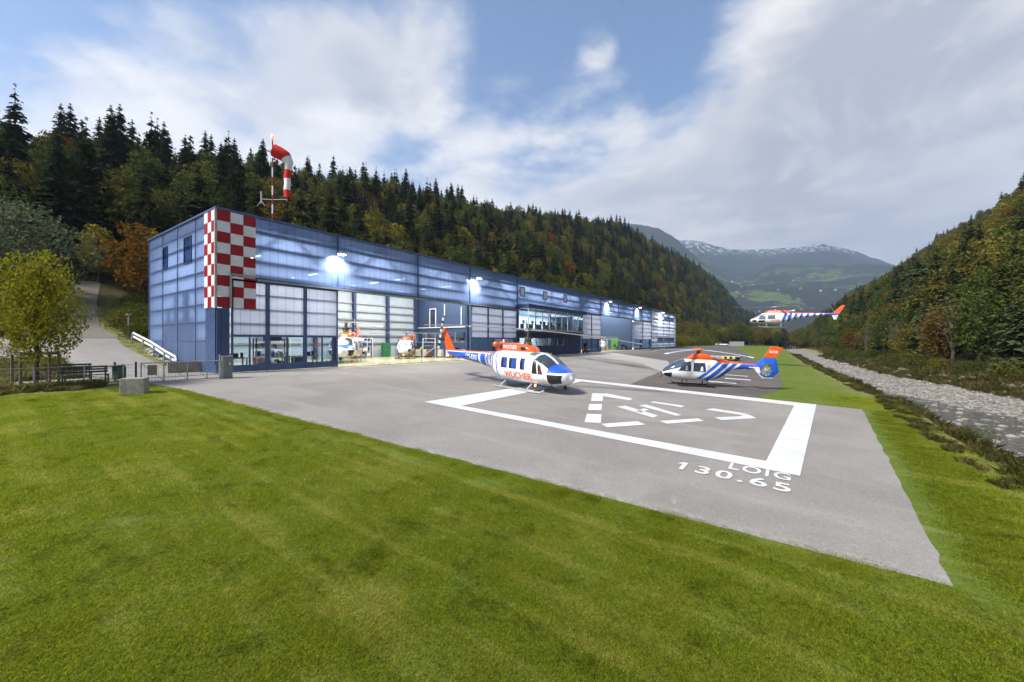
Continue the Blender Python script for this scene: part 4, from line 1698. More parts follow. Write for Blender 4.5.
def make_ec():
    root = empty('helicopter', (0, 0, 0))
    H = ec_hull
    body = H.mesh().build('fuselage', M_ec, root, smooth=True)
    # glazed nose
    gb = MB()
    H.skin_patch(gb, 1.35, 3.24, R(14), R(166), .012, 18, 20)
    ws = gb.build('windscreen', worn('blue_grey_windscreen', (.075, .11, .16), .06, 1.5, .4), body, smooth=True)
    fb = MB()
    H.skin_patch(fb, 1.3, 3.2, R(87), R(93), .02, 16, 2)
    fb.build('window_frame', M_whitep, ws, smooth=True)
    gb = MB()
    H.skin_patch(gb, 2.5, 3.15, R(-62), R(-8), .012, 8, 6)
    H.skin_patch(gb, 2.5, 3.15, R(188), R(242), .012, 8, 6)
    gb.build('chin_window', M_black, body, smooth=True)
    for sg in (-1, 1):
        for poly in (((.82, 1.32), (1.95, 1.32), (1.38, 2.12), (.86, 2.18)), ((-.52, 1.32), (.62, 1.32), (.60, 2.10), (-.42, 2.10))):
            fb = MB()
            cx_ = sum(q[0] for q in poly) / 4
            cz_ = sum(q[1] for q in poly) / 4
            H.side_patch(fb, [((q[0] - cx_) * 1.12 + cx_, (q[1] - cz_) * 1.12 + cz_) for q in poly], sg, .012)
            wf = fb.build('door_window', M_whitep, body, smooth=True)
            gb = MB()
            H.side_patch(gb, poly, sg, .02)
            gb.build('pane', worn('dark_side_pane', (.04, .055, .08), .08, 2, .3), wf, smooth=True)
            sb = MB()
            q0 = poly[0][0] + .25
            H.side_patch(sb, ((q0, 1.38), (q0 + .28, 1.38), (q0 + .2, 1.78), (q0 + .05, 1.78)), sg, .026)
            sb.build('seat_back', M_whitep if poly[0][0] < 0 else M_greyp, wf)
        hb_ = MB()
        H.side_patch(hb_, ((.6, 1.12), (.8, 1.12), (.8, 1.16), (.6, 1.16)), sg, .03)
        H.side_patch(hb_, ((-.9, 1.7), (-.6, 1.55), (-.6, 1.95), (-.9, 1.98)), sg, .012)
        hb_.build('door_handle', worn('pale_grey', (.55, .56, .58), .5), body)
    # cowling
    ch = Hull([(1.15, .10, 2.36, 2.42, 2), (.9, .28, 2.36, 2.58, 2.2), (.45, .46, 2.36, 2.86, 2.8), (-.2, .5, 2.36, 2.94, 3), (-.75, .5, 2.36, 2.9, 2.8), (-1.05, .5, 2.36, 2.66, 2.6), (-1.8, .46, 2.3, 2.54, 2.4), (-2.7, .26, 2.12, 2.36, 2.2)])
    cow = ch.mesh(30, 24).build('engine_cowling', M_orange, root, smooth=True)
    eb_ = MB()
    for yy in (-.3, .3):
        eb_.tube([(-1.35, yy, 2.5), (-1.95, yy * 1.2, 2.56)], [.16, .14], 12)
    eb_.build('exhaust', M_steel, cow)
    mb2 = MB()
    mb2.tube([(0, 0, 2.85), (0, 0, 3.12)], [.20, .14], 12)
    mb2.build('rotor_mast', M_black, root)
    hb_ = rotor(root, (0, 0, 3.2), 5.1, .34, ec_az, .34, M_bladel, M_txtw, .55)
    hb_.build('rotor_head', M_greyp, root)
    cb2 = MB()
    cb2.tube([(0, 0, 3.2), (0, 0, 3.26), (0, 0, 3.34), (0, 0, 3.37)], [.46, .46, .36, .1], 20)
    cb2.build('rotor_cap', M_orange, root, smooth=True)
    # fenestron
    cx_, cz_ = -6.0, 1.72
    outl = [(-5.05, 2.15), (-5.45, 1.2), (-5.75, .93), (-6.6, .98), (-6.75, 1.25), (-7.15, 1.55), (-7.0, 2.1), (-6.85, 2.75), (-5.75, 2.75)]
    ring = radial_ring(outl, cx_, cz_, .52)
    n = len(ring)
    fb = MB()
    vs = []
    for y_ in (-.13, .13):
        vs += [(o[0], y_ * .5, o[1]) for o, i_ in ring]
    for y_ in (-.19, .19):
        vs += [(i_[0], y_, i_[1]) for o, i_ in ring]
    fs = []
    for k in range(n):
        k2 = (k + 1) % n
        fs += [(k, k2, 2 * n + k2, 2 * n + k), (n + k, 3 * n + k, 3 * n + k2, n + k2), (k, n + k, n + k2, k2), (2 * n + k, 2 * n + k2, 3 * n + k2, 3 * n + k)]
    fb.add(vs, fs)

    def fen_paint(b, x, y, z):
        w_ = b.m('MULTIPLY', b.m('LESS_THAN', z, b.m('ADD', 1.95, b.m('MULTIPLY', b.m('ADD', x, 5.2), 1.35))), b.m('GREATER_THAN', b.m('SQRT', b.m('ADD', b.m('POWER', b.m('ADD', x, 6.0), 2), b.m('POWER', b.m('SUBTRACT', z, 1.72), 2))), .66))
        w2 = b.m('LESS_THAN', z, 1.08)
        c = b.mix(b.m('MULTIPLY', w_, b.m('GREATER_THAN', x, -6.0)), BLUE, WHITE)
        return b.mix(w2, c, WHITE)
    fen = fb.build('tail_shroud', paint_mat('shroud_paint', fen_paint), root)
    rb = MB()
    for k in range(10):
        a = 2 * math.pi * k / 10 + .2
        rb.beam((cx_ + .12 * math.cos(a), 0, cz_ + .12 * math.sin(a)), (cx_ + .51 * math.cos(a), .0, cz_ + .51 * math.sin(a)), .03, .09, up=(0, 1, 0))
    rb.tube([(cx_, -.12, cz_), (cx_, .12, cz_)], .14, 12)
    rb.build('fan', worn('fan_metal', (.5, .5, .48), .4), fen)
    fb = MB()
    fb.prism([(-5.78, 2.79), (-6.84, 2.79), (-7.35, 3.72), (-6.35, 3.78)], -.07, .07)
    fin = fb.build('tail_fin', M_orange, root, bevel=.02)
    for sg in (-1, 1):
        text_on('registration', 'OE-XHE', 1, lambda x_, y_: Vector(((-6.90 + x_) if sg < 0 else (-6.20 - x_), sg * .078, 3.2 + y_)), M_txtw, fin, bold=.03, width=.72, height=.22)
    sb = MB()
    sb.slab([(-4.9, -1.1), (-4.5, -1.1), (-4.4, 0), (-4.5, 1.1), (-4.9, 1.1)], 1.86, 1.92)
    for sg in (-1, 1):
        sb.prism([(-4.45, 2.0), (-4.95, 2.0), (-5.1, 1.5), (-4.8, 1.48)], sg * 1.08, sg * 1.13)
    sb.build('stabiliser', M_whitep, root, bevel=.01)
    sk = MB()
    for sg in (-1, 1):
        y_ = 1.0 * sg
        sk.tube([(-1.35, y_, .05), (1.75, y_, .05), (2.0, y_, .09), (2.15, y_, .2)], .045, 10)
    for x_ in (-.75, 1.15):
        sk.tube([(x_, -1.0, .07), (x_, -.9, .3), (x_, -.55, .52), (x_, .55, .52), (x_, .9, .3), (x_, 1.0, .07)], .045, 10)
    sk.build('landing_skid', M_black, root, smooth=True)
    cc_ = MB()
    cc_.tube([(3.15, 0, .86), (3.32, 0, .78), (3.4, 0, .55)], [.05, .04, .04], 8)
    cc_.build('wire_cutter', M_black, root)
    return root


ec_az = (R(-8), R(82), R(172), R(262))
EC_HEAD = R(205)
ec_az = tuple(R(a) - EC_HEAD for a in (-24, 66, 156, 246))
ec = make_ec()
ec.matrix_world = Matrix.Translation((-5.75, 32.3, GR * 5.75 + .016)) @ Matrix.Rotation(math.atan(GR), 4, 'Y') @ Matrix.Rotation(EC_HEAD, 4, 'Z') @ Matrix.Diagonal((.77, .83, .83, 1))
tag(ec, 'white helicopter with diagonal blue stripes and shrouded tail fan, standing on the dark asphalt', 'helicopter')


# ------------------------------------------------------------------ light single, hovering
def as_paint(b, x, y, z):
    xs = b.m('ADD', x, b.m('MULTIPLY', b.m('SUBTRACT', z, 1.5), .28))
    blue = b.m('LESS_THAN', xs, -5.6)
    for a in (-1.15, -1.75, -2.40, -3.05, -3.75, -4.5, -5.2):
        blue = b.m('MAXIMUM', blue, b.band(xs, a - .2, a + .12))
    blue = b.m('MULTIPLY', blue, b.m('GREATER_THAN', z, .8))
    c = b.mix(blue, WHITE, BLUE)
    c = b.mix(b.m('MULTIPLY', b.m('LESS_THAN', x, -2.2), b.m('GREATER_THAN', z, 2.0)), c, ORANGE)
    c = b.mix(b.m('LESS_THAN', z, .72), c, (.50, .46, .12))
    return c


M_as = paint_mat('barred_helicopter_paint', as_paint)
as_hull = Hull([(3.2, .06, .92, 1.0, 2), (3.05, .40, .74, 1.20, 2.1), (2.6, .66, .62, 1.48, 2.2), (2.1, .82, .57, 1.82, 2.3), (1.5, .90, .55, 2.12, 2.5), (.8, .92, .55, 2.22, 2.7), (0, .92, .56, 2.22, 2.7),
                (-.8, .85, .62, 2.2, 2.6), (-1.5, .68, .85, 2.18, 2.4), (-2.2, .45, 1.15, 2.16, 2.2), (-3.2, .32, 1.42, 2.13, 2.0), (-5.2, .22, 1.65, 2.06, 2.0), (-7.4, .13, 1.80, 2.02, 2.0)])


def make_as():
    root = empty('helicopter', (0, 0, 0))
    H = as_hull
    body = H.mesh().build('fuselage', M_as, root, smooth=True)
    for sg in (-1, 1):
        for poly in (((1.1, 1.2), (2.05, 1.2), (1.75, 1.85), (1.15, 1.98)), ((-.1, 1.25), (.85, 1.25), (.85, 1.95), (-.05, 1.95)), ((1.25, .78), (2.0, .78), (2.0, 1.05), (1.15, 1.05)), ((2.25, .74), (2.85, .86), (2.8, 1.12), (2.3, 1.12))):
            wb = MB()
            H.side_patch(wb, poly, sg, .014)
            wb.build('window', M_black if poly[0][1] < 1.1 else worn('pale_cabin_pane', (.13, .16, .19), .08, 1.5, .4), body, smooth=True)
    for t0, t1 in ((R(30), R(86)), (R(94), R(150))):
        wb = MB()
        H.skin_patch(wb, 1.75, 2.75, t0, t1, .014, 8, 8)
        wb.build('windscreen', worn('pale_windscreen', (.30, .35, .40), .08, 1.5, .3), body, smooth=True)
    ch = Hull([(1.3, .10, 2.12, 2.2, 2), (1.1, .36, 2.12, 2.46, 2.4), (.4, .46, 2.1, 2.56, 2.8), (-.8, .46, 2.1, 2.56, 2.8), (-1.5, .44, 2.0, 2.50, 2.6), (-1.9, .34, 1.98, 2.28, 2.4)])
    cow = ch.mesh(24, 24).build('engine_cowling', M_orange, root, smooth=True)
    eb_ = MB()
    eb_.tube([(-1.6, 0, 2.3), (-2.3, 0, 2.42), (-2.45, 0, 2.46)], [.2, .18, .16], 12)
    eb_.build('exhaust', M_steel, cow, smooth=True)
    for sg in (-1, 1):
        text_on('cowling_lettering', 'WUCHER', 1, lambda x_, y_: ch.side((-.9 + x_) if sg < 0 else (.9 - x_), 2.27 + y_, sg, .015), M_txtw, cow, bold=.01, width=1.7, height=.13)
        text_on('cabin_lettering', 'WUCHER', 1, lambda x_, y_: H.side((-.7 + x_) if sg < 0 else (.5 - x_), .95 + y_, sg, .012), M_txto, body, bold=.03, width=1.2, height=.2)
    mb2 = MB()
    mb2.tube([(0, 0, 2.5), (0, 0, 2.75), (0, 0, 3.0)], [.18, .1, .1], 12)
    mb2.build('rotor_mast', M_greyp, root)
    hb_ = rotor(root, (0, 0, 3.02), 5.3, .30, as_az, .0, M_blade, None, .5)
    hb_.tube([(0, 0, 2.95), (0, 0, 3.1), (0, 0, 3.16)], [.34, .34, .2], 16)
    hb_.build('rotor_head', M_greyp, root)
    fb = MB()
    fb.prism([(-6.55, 2.0), (-7.35, 1.98), (-7.95, 3.05), (-7.55, 3.1)], -.07, .07)
    fb.build('tail_fin', M_orange, root, bevel=.02)
    fb = MB()
    fb.prism([(-6.5, 1.84), (-7.25, 1.86), (-7.05, 1.15), (-6.75, 1.15)], -.06, .06)
    fb.build('lower_fin', M_whitep, root, bevel=.02)
    for sg in (0, 1):
        a0 = R(64) + math.pi * sg
        tb = MB()
        tb.beam((-6.75, .30, 2.15), (-6.75 + .92 * math.cos(a0), .30, 2.15 + .92 * math.sin(a0)), .03, .18, up=(0, 1, 0))
        tb.build('tail_rotor_blade', M_greyp, root)
    sb = MB()
    sb.slab([(-5.6, -1.2), (-5.2, -1.2), (-5.1, 0), (-5.2, 1.2), (-5.6, 1.2)], 1.82, 1.88)
    sb.build('stabiliser', M_bluep, root, bevel=.01)
    sk = MB()
    for sg in (-1, 1):
        y_ = 1.05 * sg
        sk.tube([(-1.5, y_, .05), (1.5, y_, .05), (1.8, y_, .1), (2.0, y_, .25)], .042, 8)
    for x_ in (-.8, 1.0):
        sk.tube([(x_, -1.05, .06), (x_, -.85, .35), (x_, -.5, .58), (x_, .5, .58), (x_, .85, .35), (x_, 1.05, .06)], .042, 8)
    sk.build('landing_skid', M_greyp, root, smooth=True)
    return root


AS_HEAD = R(178)
as_az = tuple(R(a) - AS_HEAD for a in (183, 62, -58))
heli3 = make_as()
heli3.matrix_world = Matrix.Translation((-1.85, 67, 5.5)) @ Matrix.Rotation(R(1.5), 4, 'X') @ Matrix.Rotation(AS_HEAD, 4, 'Z') @ Matrix.Rotation(R(-1.5), 4, 'Y') @ Matrix.Scale(.95, 4)
tag(heli3, 'small orange tailed helicopter hovering over the valley behind the apron', 'helicopter')
h4 = copy_tree(heli3)
h4.matrix_world = Matrix.Translation((-39.8, 33.6, BZ + .03)) @ Matrix.Rotation(R(-48), 4, 'Z') @ Matrix.Scale(1.05, 4)
tag(h4, 'small helicopter at the back of the near hall beside the blue wall', 'helicopter')
h5 = copy_tree(heli3)
h5.matrix_world = Matrix.Translation((-35.6, 86.5, BZ + .03)) @ Matrix.Rotation(R(-62), 4, 'Z')
tag(h5, 'small helicopter seen through the far open door of the hangar', 'helicopter')

# ================================================================== things round the yard
M_green = worn('green_paint', (.05, .12, .10), .5, 4, .25)
M_greend = worn('bottle_green_metal', (.03, .16, .07), .45, 4, .2)
M_wood = worn('weathered_wood', (.17, .13, .09), .85, 8, .35)
M_concb = worn('stained_concrete', (.33, .31, .27), .9, 5, .35, bump=.4)
M_beige = worn('beige_board', (.30, .27, .21), .8, 3, .2)
M_yellow = worn('yellow_paint', (.72, .55, .05), .45, 4, .2)


def on(px, py):
    v, S = G(px, py)
    return v, S, terrain(v, S)


# concrete block
v, S, z = -25.2, 5.15, GR * 25.2
cb3 = MB()
cb3.box(-.44, .44, -.33, .33, -.05, .74)
o = cb3.build('concrete_block', M_concb, bevel=.03)
o.location = (v, S, z)
o.rotation_euler = (0, 0, R(62))
tag(o, 'stained concrete block on the lawn by the gate', 'block')

# litter bin
bn = empty('litter_bin', (-30.6, 5.6, terrain(-30.6, 5.6)), R(20), 'dark green litter bin behind the wire fence', 'bin')
mb_ = MB()
mb_.slab([(-.22, -.2), (.22, -.2), (.26, .2), (-.26, .2)], .12, .82)
mb_.build('bin_body', M_green, bn, bevel=.02)
mb_ = MB()
mb_.beam((-.3, -.26, .80), (.3, -.1, .86), .5, .05)
mb_.build('lid', M_green, bn)
mb_ = MB()
mb_.box(-.36, -.29, -.04, .04, 0, 1.05)
mb_.build('bin_post', M_green, bn)

# sliding gate
gate = empty('sliding_gate', (-28.6, 0, GR * 28.6), 0, 'grey steel gate of framed bays across the drive', 'gate')
mb_ = MB()
ys = [6.1, 7.05, 8.1, 9.05, 9.75]
for y_ in ys:
    mb_.tube([(0, y_, .05), (0, y_, 1.12)], .03, 8)
mb_.tube([(0, ys[0], 1.12), (0, ys[-1], 1.12)], .03, 8)
mb_.tube([(0, ys[0], .08), (0, ys[-1], .08)], .035, 8)
for a, c_ in zip(ys[:-1], ys[1:]):
    mb_.tube([(0, a, 1.1), (0, c_, .1)], .013, 6)
mb_.build('gate_frame', M_steel, gate)
mb_ = MB()
for i in range(26):
    y_ = ys[0] + (ys[-1] - ys[0]) * i / 25
    mb_.box(-.004, .004, y_ - .004, y_ + .004, .1, 1.1)
mb_.build('wire_infill', M_steel, gate)
mb_ = MB()
mb_.box(.02, .05, 6.35, 6.75, .45, 1.0)
mb_.build('sign_board', M_beige, gate)
mb_ = MB()
mb_.box(-.04, .04, 5.85, 5.93, 0, 1.2)
mb_.build('green_post', M_green, gate)
cab = empty('gate_cabinet', (-28.7, 10.05, GR * 28.7 - .02), R(4), 'grey green control cabinet at the end of the gate beside the hangar corner', 'cabinet')
mb_ = MB()
mb_.box(-.22, .22, -.28, .28, 0, 1.4)
mb_.build('cabinet_body', worn('cabinet_grey', (.20, .23, .21), .5, 3, .2), cab, bevel=.02)
mb_ = MB()
mb_.box(.22, .25, -.24, .0, .1, 1.3).box(.22, .25, .02, .25, .1, 1.3)
mb_.build('cabinet_door', worn('cabinet_grey', (.20, .23, .21)), cab)
mb_ = MB()
mb_.box(-.05, .05, -.36, -.29, .0, 1.5).box(-.05, .05, .29, .36, .0, 1.45)
mb_.build('gate_post', M_steel, cab)
mb_ = MB()
mb_.box(.255, .28, .06, .14, .85, 1.0)
mb_.build('lock', M_white, cab)

# wire fence running left from the gate
fence = empty('wire_fence', (-28.65, 0, GR * 28.65), 0, 'low wire mesh fence between the lawn and the picnic spot', 'fence')
for y_ in (5.4, 4.0, 2.4, .6, -1.2, -3.0):
    mb_ = MB()
    mb_.tube([(0, y_, -.1), (0, y_, 1.1)], .03, 8)
    mb_.build('fence_post', M_steel, fence)
mb_ = MB()
for z_ in (.1, .3, .5, .7, .9, 1.06):
    mb_.tube([(0, -3, z_), (0, 5.8, z_)], .012 if z_ > 1 else .005, 5)
for i in range(44):
    y_ = -3 + i * .2
    mb_.box(-.002, .002, y_ - .003, y_ + .003, .1, 1.06)
mb_.build('wire_mesh', M_steel, fence)

# low wall, guard rail and sign post on the drive
mb_ = MB()
mb_.box(-.1, .1, -.9, .9, -.2, .75)
o = mb_.build('low_wall', M_beige, bevel=.01)
o.location = (-34, 9.45, 1.45)
tag(o, 'beige board wall standing behind the gate', 'wall')
rail = empty('guard_rail', (0, 0, 0), 0, 'white double guard rail along the drive beside the hangar', 'guard rail')
pts = [(-35.4, 9.4), (-37, 9.75), (-40, 9.95), (-44, 9.95), (-48, 9.7)]
zs_ = [terrain(*q) for q in pts]
hts = [.75, .95, 1.0, 1.0, 1.0]
for dz in (0, -.32):
    mb_ = MB()
    for i in range(len(pts) - 1):
        mb_.beam((*pts[i], zs_[i] + hts[i] + dz), (*pts[i + 1], zs_[i + 1] + hts[i + 1] + dz), .06, .16)
    mb_.build('rail_beam', M_white, rail)
for q in np.linspace(0, 1, 7):
    i = min(int(q * 4), 3)
    t_ = q * 4 - i
    x_, y_ = pts[i][0] + (pts[i + 1][0] - pts[i][0]) * t_, pts[i][1] + (pts[i + 1][1] - pts[i][1]) * t_
    mb_ = MB()
    zt_ = terrain(x_, y_)
    mb_.box(x_ - .05, x_ + .05, y_ - .12, y_ - .04, zt_ - .2, zt_ + hts[i] * .95)
    mb_.build('rail_post', M_steel, rail)
lp = empty('street_lamp', (-50.5, 9.9, terrain(-50.5, 9.9)), 0, 'small grey lamp post at the upper end of the guard rail', 'lamp post')
mb_ = MB()
mb_.tube([(0, 0, 0), (0, 0, 2.0)], .06, 8)
mb_.build('pole', M_steel, lp)
mb_ = MB()
mb_.box(-.3, .3, -.16, .16, 2.0, 2.14)
mb_.build('lamp_head', M_steel, lp, bevel=.03)
rockm = worn('pale_rock', (.42, .40, .36), .9, 2, .35, bump=.5)


def rock_mesh(name, seed, mat):
    bm = bmesh.new()
    bmesh.ops.create_icosphere(bm, subdivisions=2, radius=1)
    for v_ in bm.verts:
        n_ = mn.noise(v_.co * 1.3 + Vector((seed, 0, 0)))
        v_.co = v_.co * (1 + .38 * n_)
        v_.co.z *= .62
    me = bpy.data.meshes.new(name)
    bm.to_mesh(me)
    bm.free()
    me.materials.append(mat)
    return me


rocks = [rock_mesh('rock', i * 7.3, rockm) for i in range(4)]


def scatter_rocks(spots, label, group, name='boulder'):
    for i, (v_, S_, r_) in enumerate(spots):
        o = bpy.data.objects.new(name, rocks[i % 4])
        col.objects.link(o)
        o.location = (v_, S_, terrain(v_, S_) + r_ * .25)
        o.scale = (r_, r_ * random.uniform(.7, 1.1), r_ * random.uniform(.8, 1.2))
        o.rotation_euler = (0, 0, random.uniform(0, 6))
        tag(o, label, 'boulder', group)


rnd = random.Random(3)
scatter_rocks([(-34.5 - i * .62 + rnd.uniform(-.2, .2), 10.05 + rnd.uniform(-.12, .12), rnd.uniform(.14, .3)) for i in range(18)],
              'pale kerb stone lying between the drive and the side of the hangar', 'pale stones beside the drive')
scatter_rocks([(-29.5 - rnd.uniform(0, 6), 236 + rnd.uniform(-8, 8), rnd.uniform(.8, 1.7)) for i in range(14)],
              'pale boulder in the heap at the far end of the taxiway', 'boulder heap at the far end of the taxiway')
scatter_rocks([(e_edge(S_) + rnd.uniform(1.8, 4.2), S_, rnd.uniform(.5, 1.3)) for S_ in [rnd.uniform(86, 150) for _ in range(26)]],
              'pale boulder on the river bank beyond the grass strip', 'boulders along the river bank')

# picnic place behind the fence
M_bench = worn('dark_bench_metal', (.06, .065, .07), .5, 4, .2)


def bench(v, S, rz, label):
    t_ = empty('bench', (v, S, terrain(v, S)), rz, label, 'bench', 'benches behind the wire fence')
    mb_ = MB()
    for k in range(4):
        mb_.box(-.9, .9, -.2 + k * .11, -.11 + k * .11, .43, .46)
    mb_.build('seat', M_bench, t_)
    mb_ = MB()
    for k in range(3):
        mb_.box(-.9, .9, .24 + k * .02, .26 + k * .02, .55 + k * .13, .65 + k * .13)
    mb_.build('backrest', M_bench, t_)
    for x_ in (-.8, .8):
        mb_ = MB()
        mb_.box(x_ - .03, x_ + .03, -.2, -.15, 0, .43).box(x_ - .03, x_ + .03, .2, .25, 0, .9).box(x_ - .028, x_ + .028, -.15, .2, .38, .43)
        mb_.build('leg', M_bench, t_)


bench(-30.3, 4.3, R(96), 'dark metal bench nearest the litter bin')
bench(-32.6, 4.0, R(92), 'dark metal bench farther from the fence')
gp_ = [(-33.8, 1.6), (-29.0, 2.0), (-29.4, 5.4), (-33.6, 5.3)]
mb_ = MB()
mb_.add([(x_, y_, terrain(x_, y_) + .02) for x_, y_ in gp_], [(0, 1, 2, 3)])
tag(mb_.build('gravel_patch', worn('gravel_patch', (.36, .34, .30), .95, 12, .45)), kind='structure')
br = empty('bicycle_rack', (-35.5, 4.3, terrain(-35.5, 4.3)), R(80), 'grey hooped bicycle rack beyond the benches', 'bicycle rack')
for i in range(4):
    mb_ = MB()
    mb_.tube([(i * .5 - .75, -.4, 0), (i * .5 - .75, -.4, .5), (i * .5 - .75, -.2, .72), (i * .5 - .75, .2, .72), (i * .5 - .75, .4, .5), (i * .5 - .75, .4, 0)], .025, 6)
    mb_.build('hoop', M_steel, br)
mb_ = MB()
mb_.tube([(-1, -.4, .06), (1, -.4, .06)], .03, 6)
mb_.build('rack_rail', M_steel, br)
tf = empty('tree_stake_frame', (-29.75, 2.55, GR * 29.7), R(8), 'wooden stake frame round the young maple', 'stakes')
for (x_, y_) in ((-.6, -.6), (-.6, .6), (.6, -.6), (.6, .6)):
    mb_ = MB()
    mb_.tube([(x_, y_, 0), (x_, y_, 1.75)], .055, 8)
    mb_.build('stake', M_wood, tf)
mb_ = MB()
for a, c_ in (((-.6, -.6), (.6, -.6)), ((.6, -.6), (.6, .6)), ((.6, .6), (-.6, .6)), ((-.6, .6), (-.6, -.6))):
    mb_.beam((*a, 1.66), (*c_, 1.66), .05, .12)
mb_.build('crossbar', M_wood, tf)

# landing trolley, extinguisher, far cars
dl = empty('landing_trolley', (-9.3, 75.6, GR * 9.3), R(-4), 'low flat landing trolley with a yellow and black striped edge', 'trolley')
mb_ = MB()
mb_.box(-2.4, 2.4, -1.6, 1.6, .42, .62)
mb_.build('deck', worn('cream_deck', (.60, .55, .38), .6, 2, .2), dl, bevel=.02)
mb_ = MB()
for i in range(12):
    mb_.box(-2.4 + i * .4, -2.0 + i * .4, -1.66, -1.601, .28, .62, mi=i % 2)
mb_.build('warning_edge', [M_yellow, M_black], dl)
for x_ in (-2, 2):
    for y_ in (-1.2, 1.2):
        mb_ = MB()
        mb_.tube([(x_, y_ - .12, .21), (x_, y_ + .12, .21)], .21, 14)
        mb_.build('wheel', M_dark, dl)
fe = empty('fire_extinguisher', (-30.3, 66.4, 1.38), 0, 'red and black wheeled fire extinguisher by the hangar corner post', 'extinguisher')
mb_ = MB()
mb_.tube([(0, 0, .2), (0, 0, .3), (0, 0, 1.1), (0, 0, 1.3), (0, 0, 1.4)], [.2, .32, .32, .2, .06], 14)
mb_.build('cylinder', worn('extinguisher_red', (.45, .02, .02), .35), fe, smooth=True)
mb_ = MB()
mb_.tube([(-.2, -.3, .8), (-.2, -.3, 1.9), (.2, -.3, 1.9), (.2, -.3, .8)], .05, 8)
mb_.box(-.22, .22, -.4, .3, 1.1, 1.8)
mb_.build('hood', M_black, fe)
for x_ in (-.38, .38):
    mb_ = MB()
    mb_.tube([(x_ - .05, 0, .2), (x_ + .05, 0, .2)], .2, 12)
    mb_.build('wheel', M_dark, fe)


def car(v, S, rz, label, mat):
    t_ = empty('parked_car', (v, S, terrain(v, S)), rz, label, 'car', 'cars at the far end of the taxiway')
    h_ = Hull([(2.15, .55, .35, .62, 3), (1.9, .82, .25, .82, 3.5), (1.0, .88, .22, .95, 4), (-.5, .9, .22, .98, 4), (-1.8, .86, .25, .98, 3.5), (-2.1, .7, .35, .85, 3)])
    bd = h_.mesh(20, 24).build('body', mat, t_, smooth=True)
    c2 = Hull([(1.0, .5, .88, .95, 3), (.3, .72, .85, 1.42, 3), (-1.0, .72, .85, 1.45, 3), (-1.9, .6, .85, 1.0, 3)])
    c2.mesh(16, 20).build('cabin_glass', M_black, t_, smooth=True)
    for x_ in (-1.3, 1.3):
        for y_ in (-.8, .8):
            mb_ = MB()
            mb_.tube([(x_, y_ - .1, .3), (x_, y_ + .1, .3)], .3, 14)
            mb_.build('wheel', M_dark, t_)


car(-27.2, 222, R(20), 'white car parked in front of the boulder heap', M_whitep)
mb_ = MB()
mb_.box(-3.2, 3.2, -1.2, 1.2, 0, 2.3)
for i in range(12):
    mb_.box(-3.0 + i * .5, -2.8 + i * .5, -1.26, -1.2, .1, 2.2)
o = mb_.build('steel_container', M_greyp)
o.location = (-22.5, 230, terrain(-22.5, 230))
o.rotation_euler = (0, 0, R(15))
tag(o, 'grey container standing at the end of the taxiway', 'container')


# ---- things inside the halls
def workbench(v, S, rz, label, group='workbenches inside the hangar', z0=BZ + .03):
    t_ = empty('workbench', (v, S, z0), rz, label, 'workbench', group)
    mb_ = MB()
    mb_.box(-1.1, 1.1, -.4, .4, .86, .93)
    mb_.build('worktop', M_wood, t_)
    mb_ = MB()
    for x_ in (-1, 1):
        for y_ in (-.33, .33):
            mb_.box(x_ - .04, x_ + .04, y_ - .04, y_ + .04, 0, .86)
    mb_.box(-1, 1, -.35, .35, .2, .24)
    mb_.build('underframe', M_greyp, t_)
    mb_ = MB()
    mb_.box(-.9, -.2, -.36, .3, .26, .82)
    for k in range(3):
        mb_.box(-.85, -.25, -.40, -.36, .30 + k * .18, .45 + k * .18)
    mb_.build('drawer_unit', M_blue, t_)
    mb_ = MB()
    mb_.box(.1, .5, -.2, .2, .93, 1.25).tube([(.8, 0, .93), (.8, 0, 1.3)], .1, 8)
    mb_.build('toolbox', M_black, t_)
    return t_


def rack(v, S, rz, label, z0=BZ + .03):
    t_ = empty('shelf_rack', (v, S, z0), rz, label, 'shelf rack', 'shelf racks inside the hangar')
    mb_ = MB()
    for x_ in (-1.2, 1.2):
        for y_ in (-.35, .35):
            mb_.box(x_ - .04, x_ + .04, y_ - .04, y_ + .04, 0, 2.4)
    mb_.build('upright', M_black, t_)
    for k in range(4):
        mb_ = MB()
        mb_.box(-1.2, 1.2, -.4, .4, .2 + k * .65, .24 + k * .65)
        s_ = mb_.build('shelf', M_greyp, t_)
    mb_ = MB()
    r_ = random.Random(int(S * 10))
    for k in range(4):
        x_ = -1.1
        while x_ < .9:
            w_ = r_.uniform(.2, .5)
            mb_.box(x_, x_ + w_ - .04, -.3, .3, .245 + k * .65, .245 + k * .65 + r_.uniform(.15, .5), mi=r_.randrange(4))
            x_ += w_
    mb_.build('stored_goods', [M_black, M_beige, M_white, M_blue], t_)
    return t_


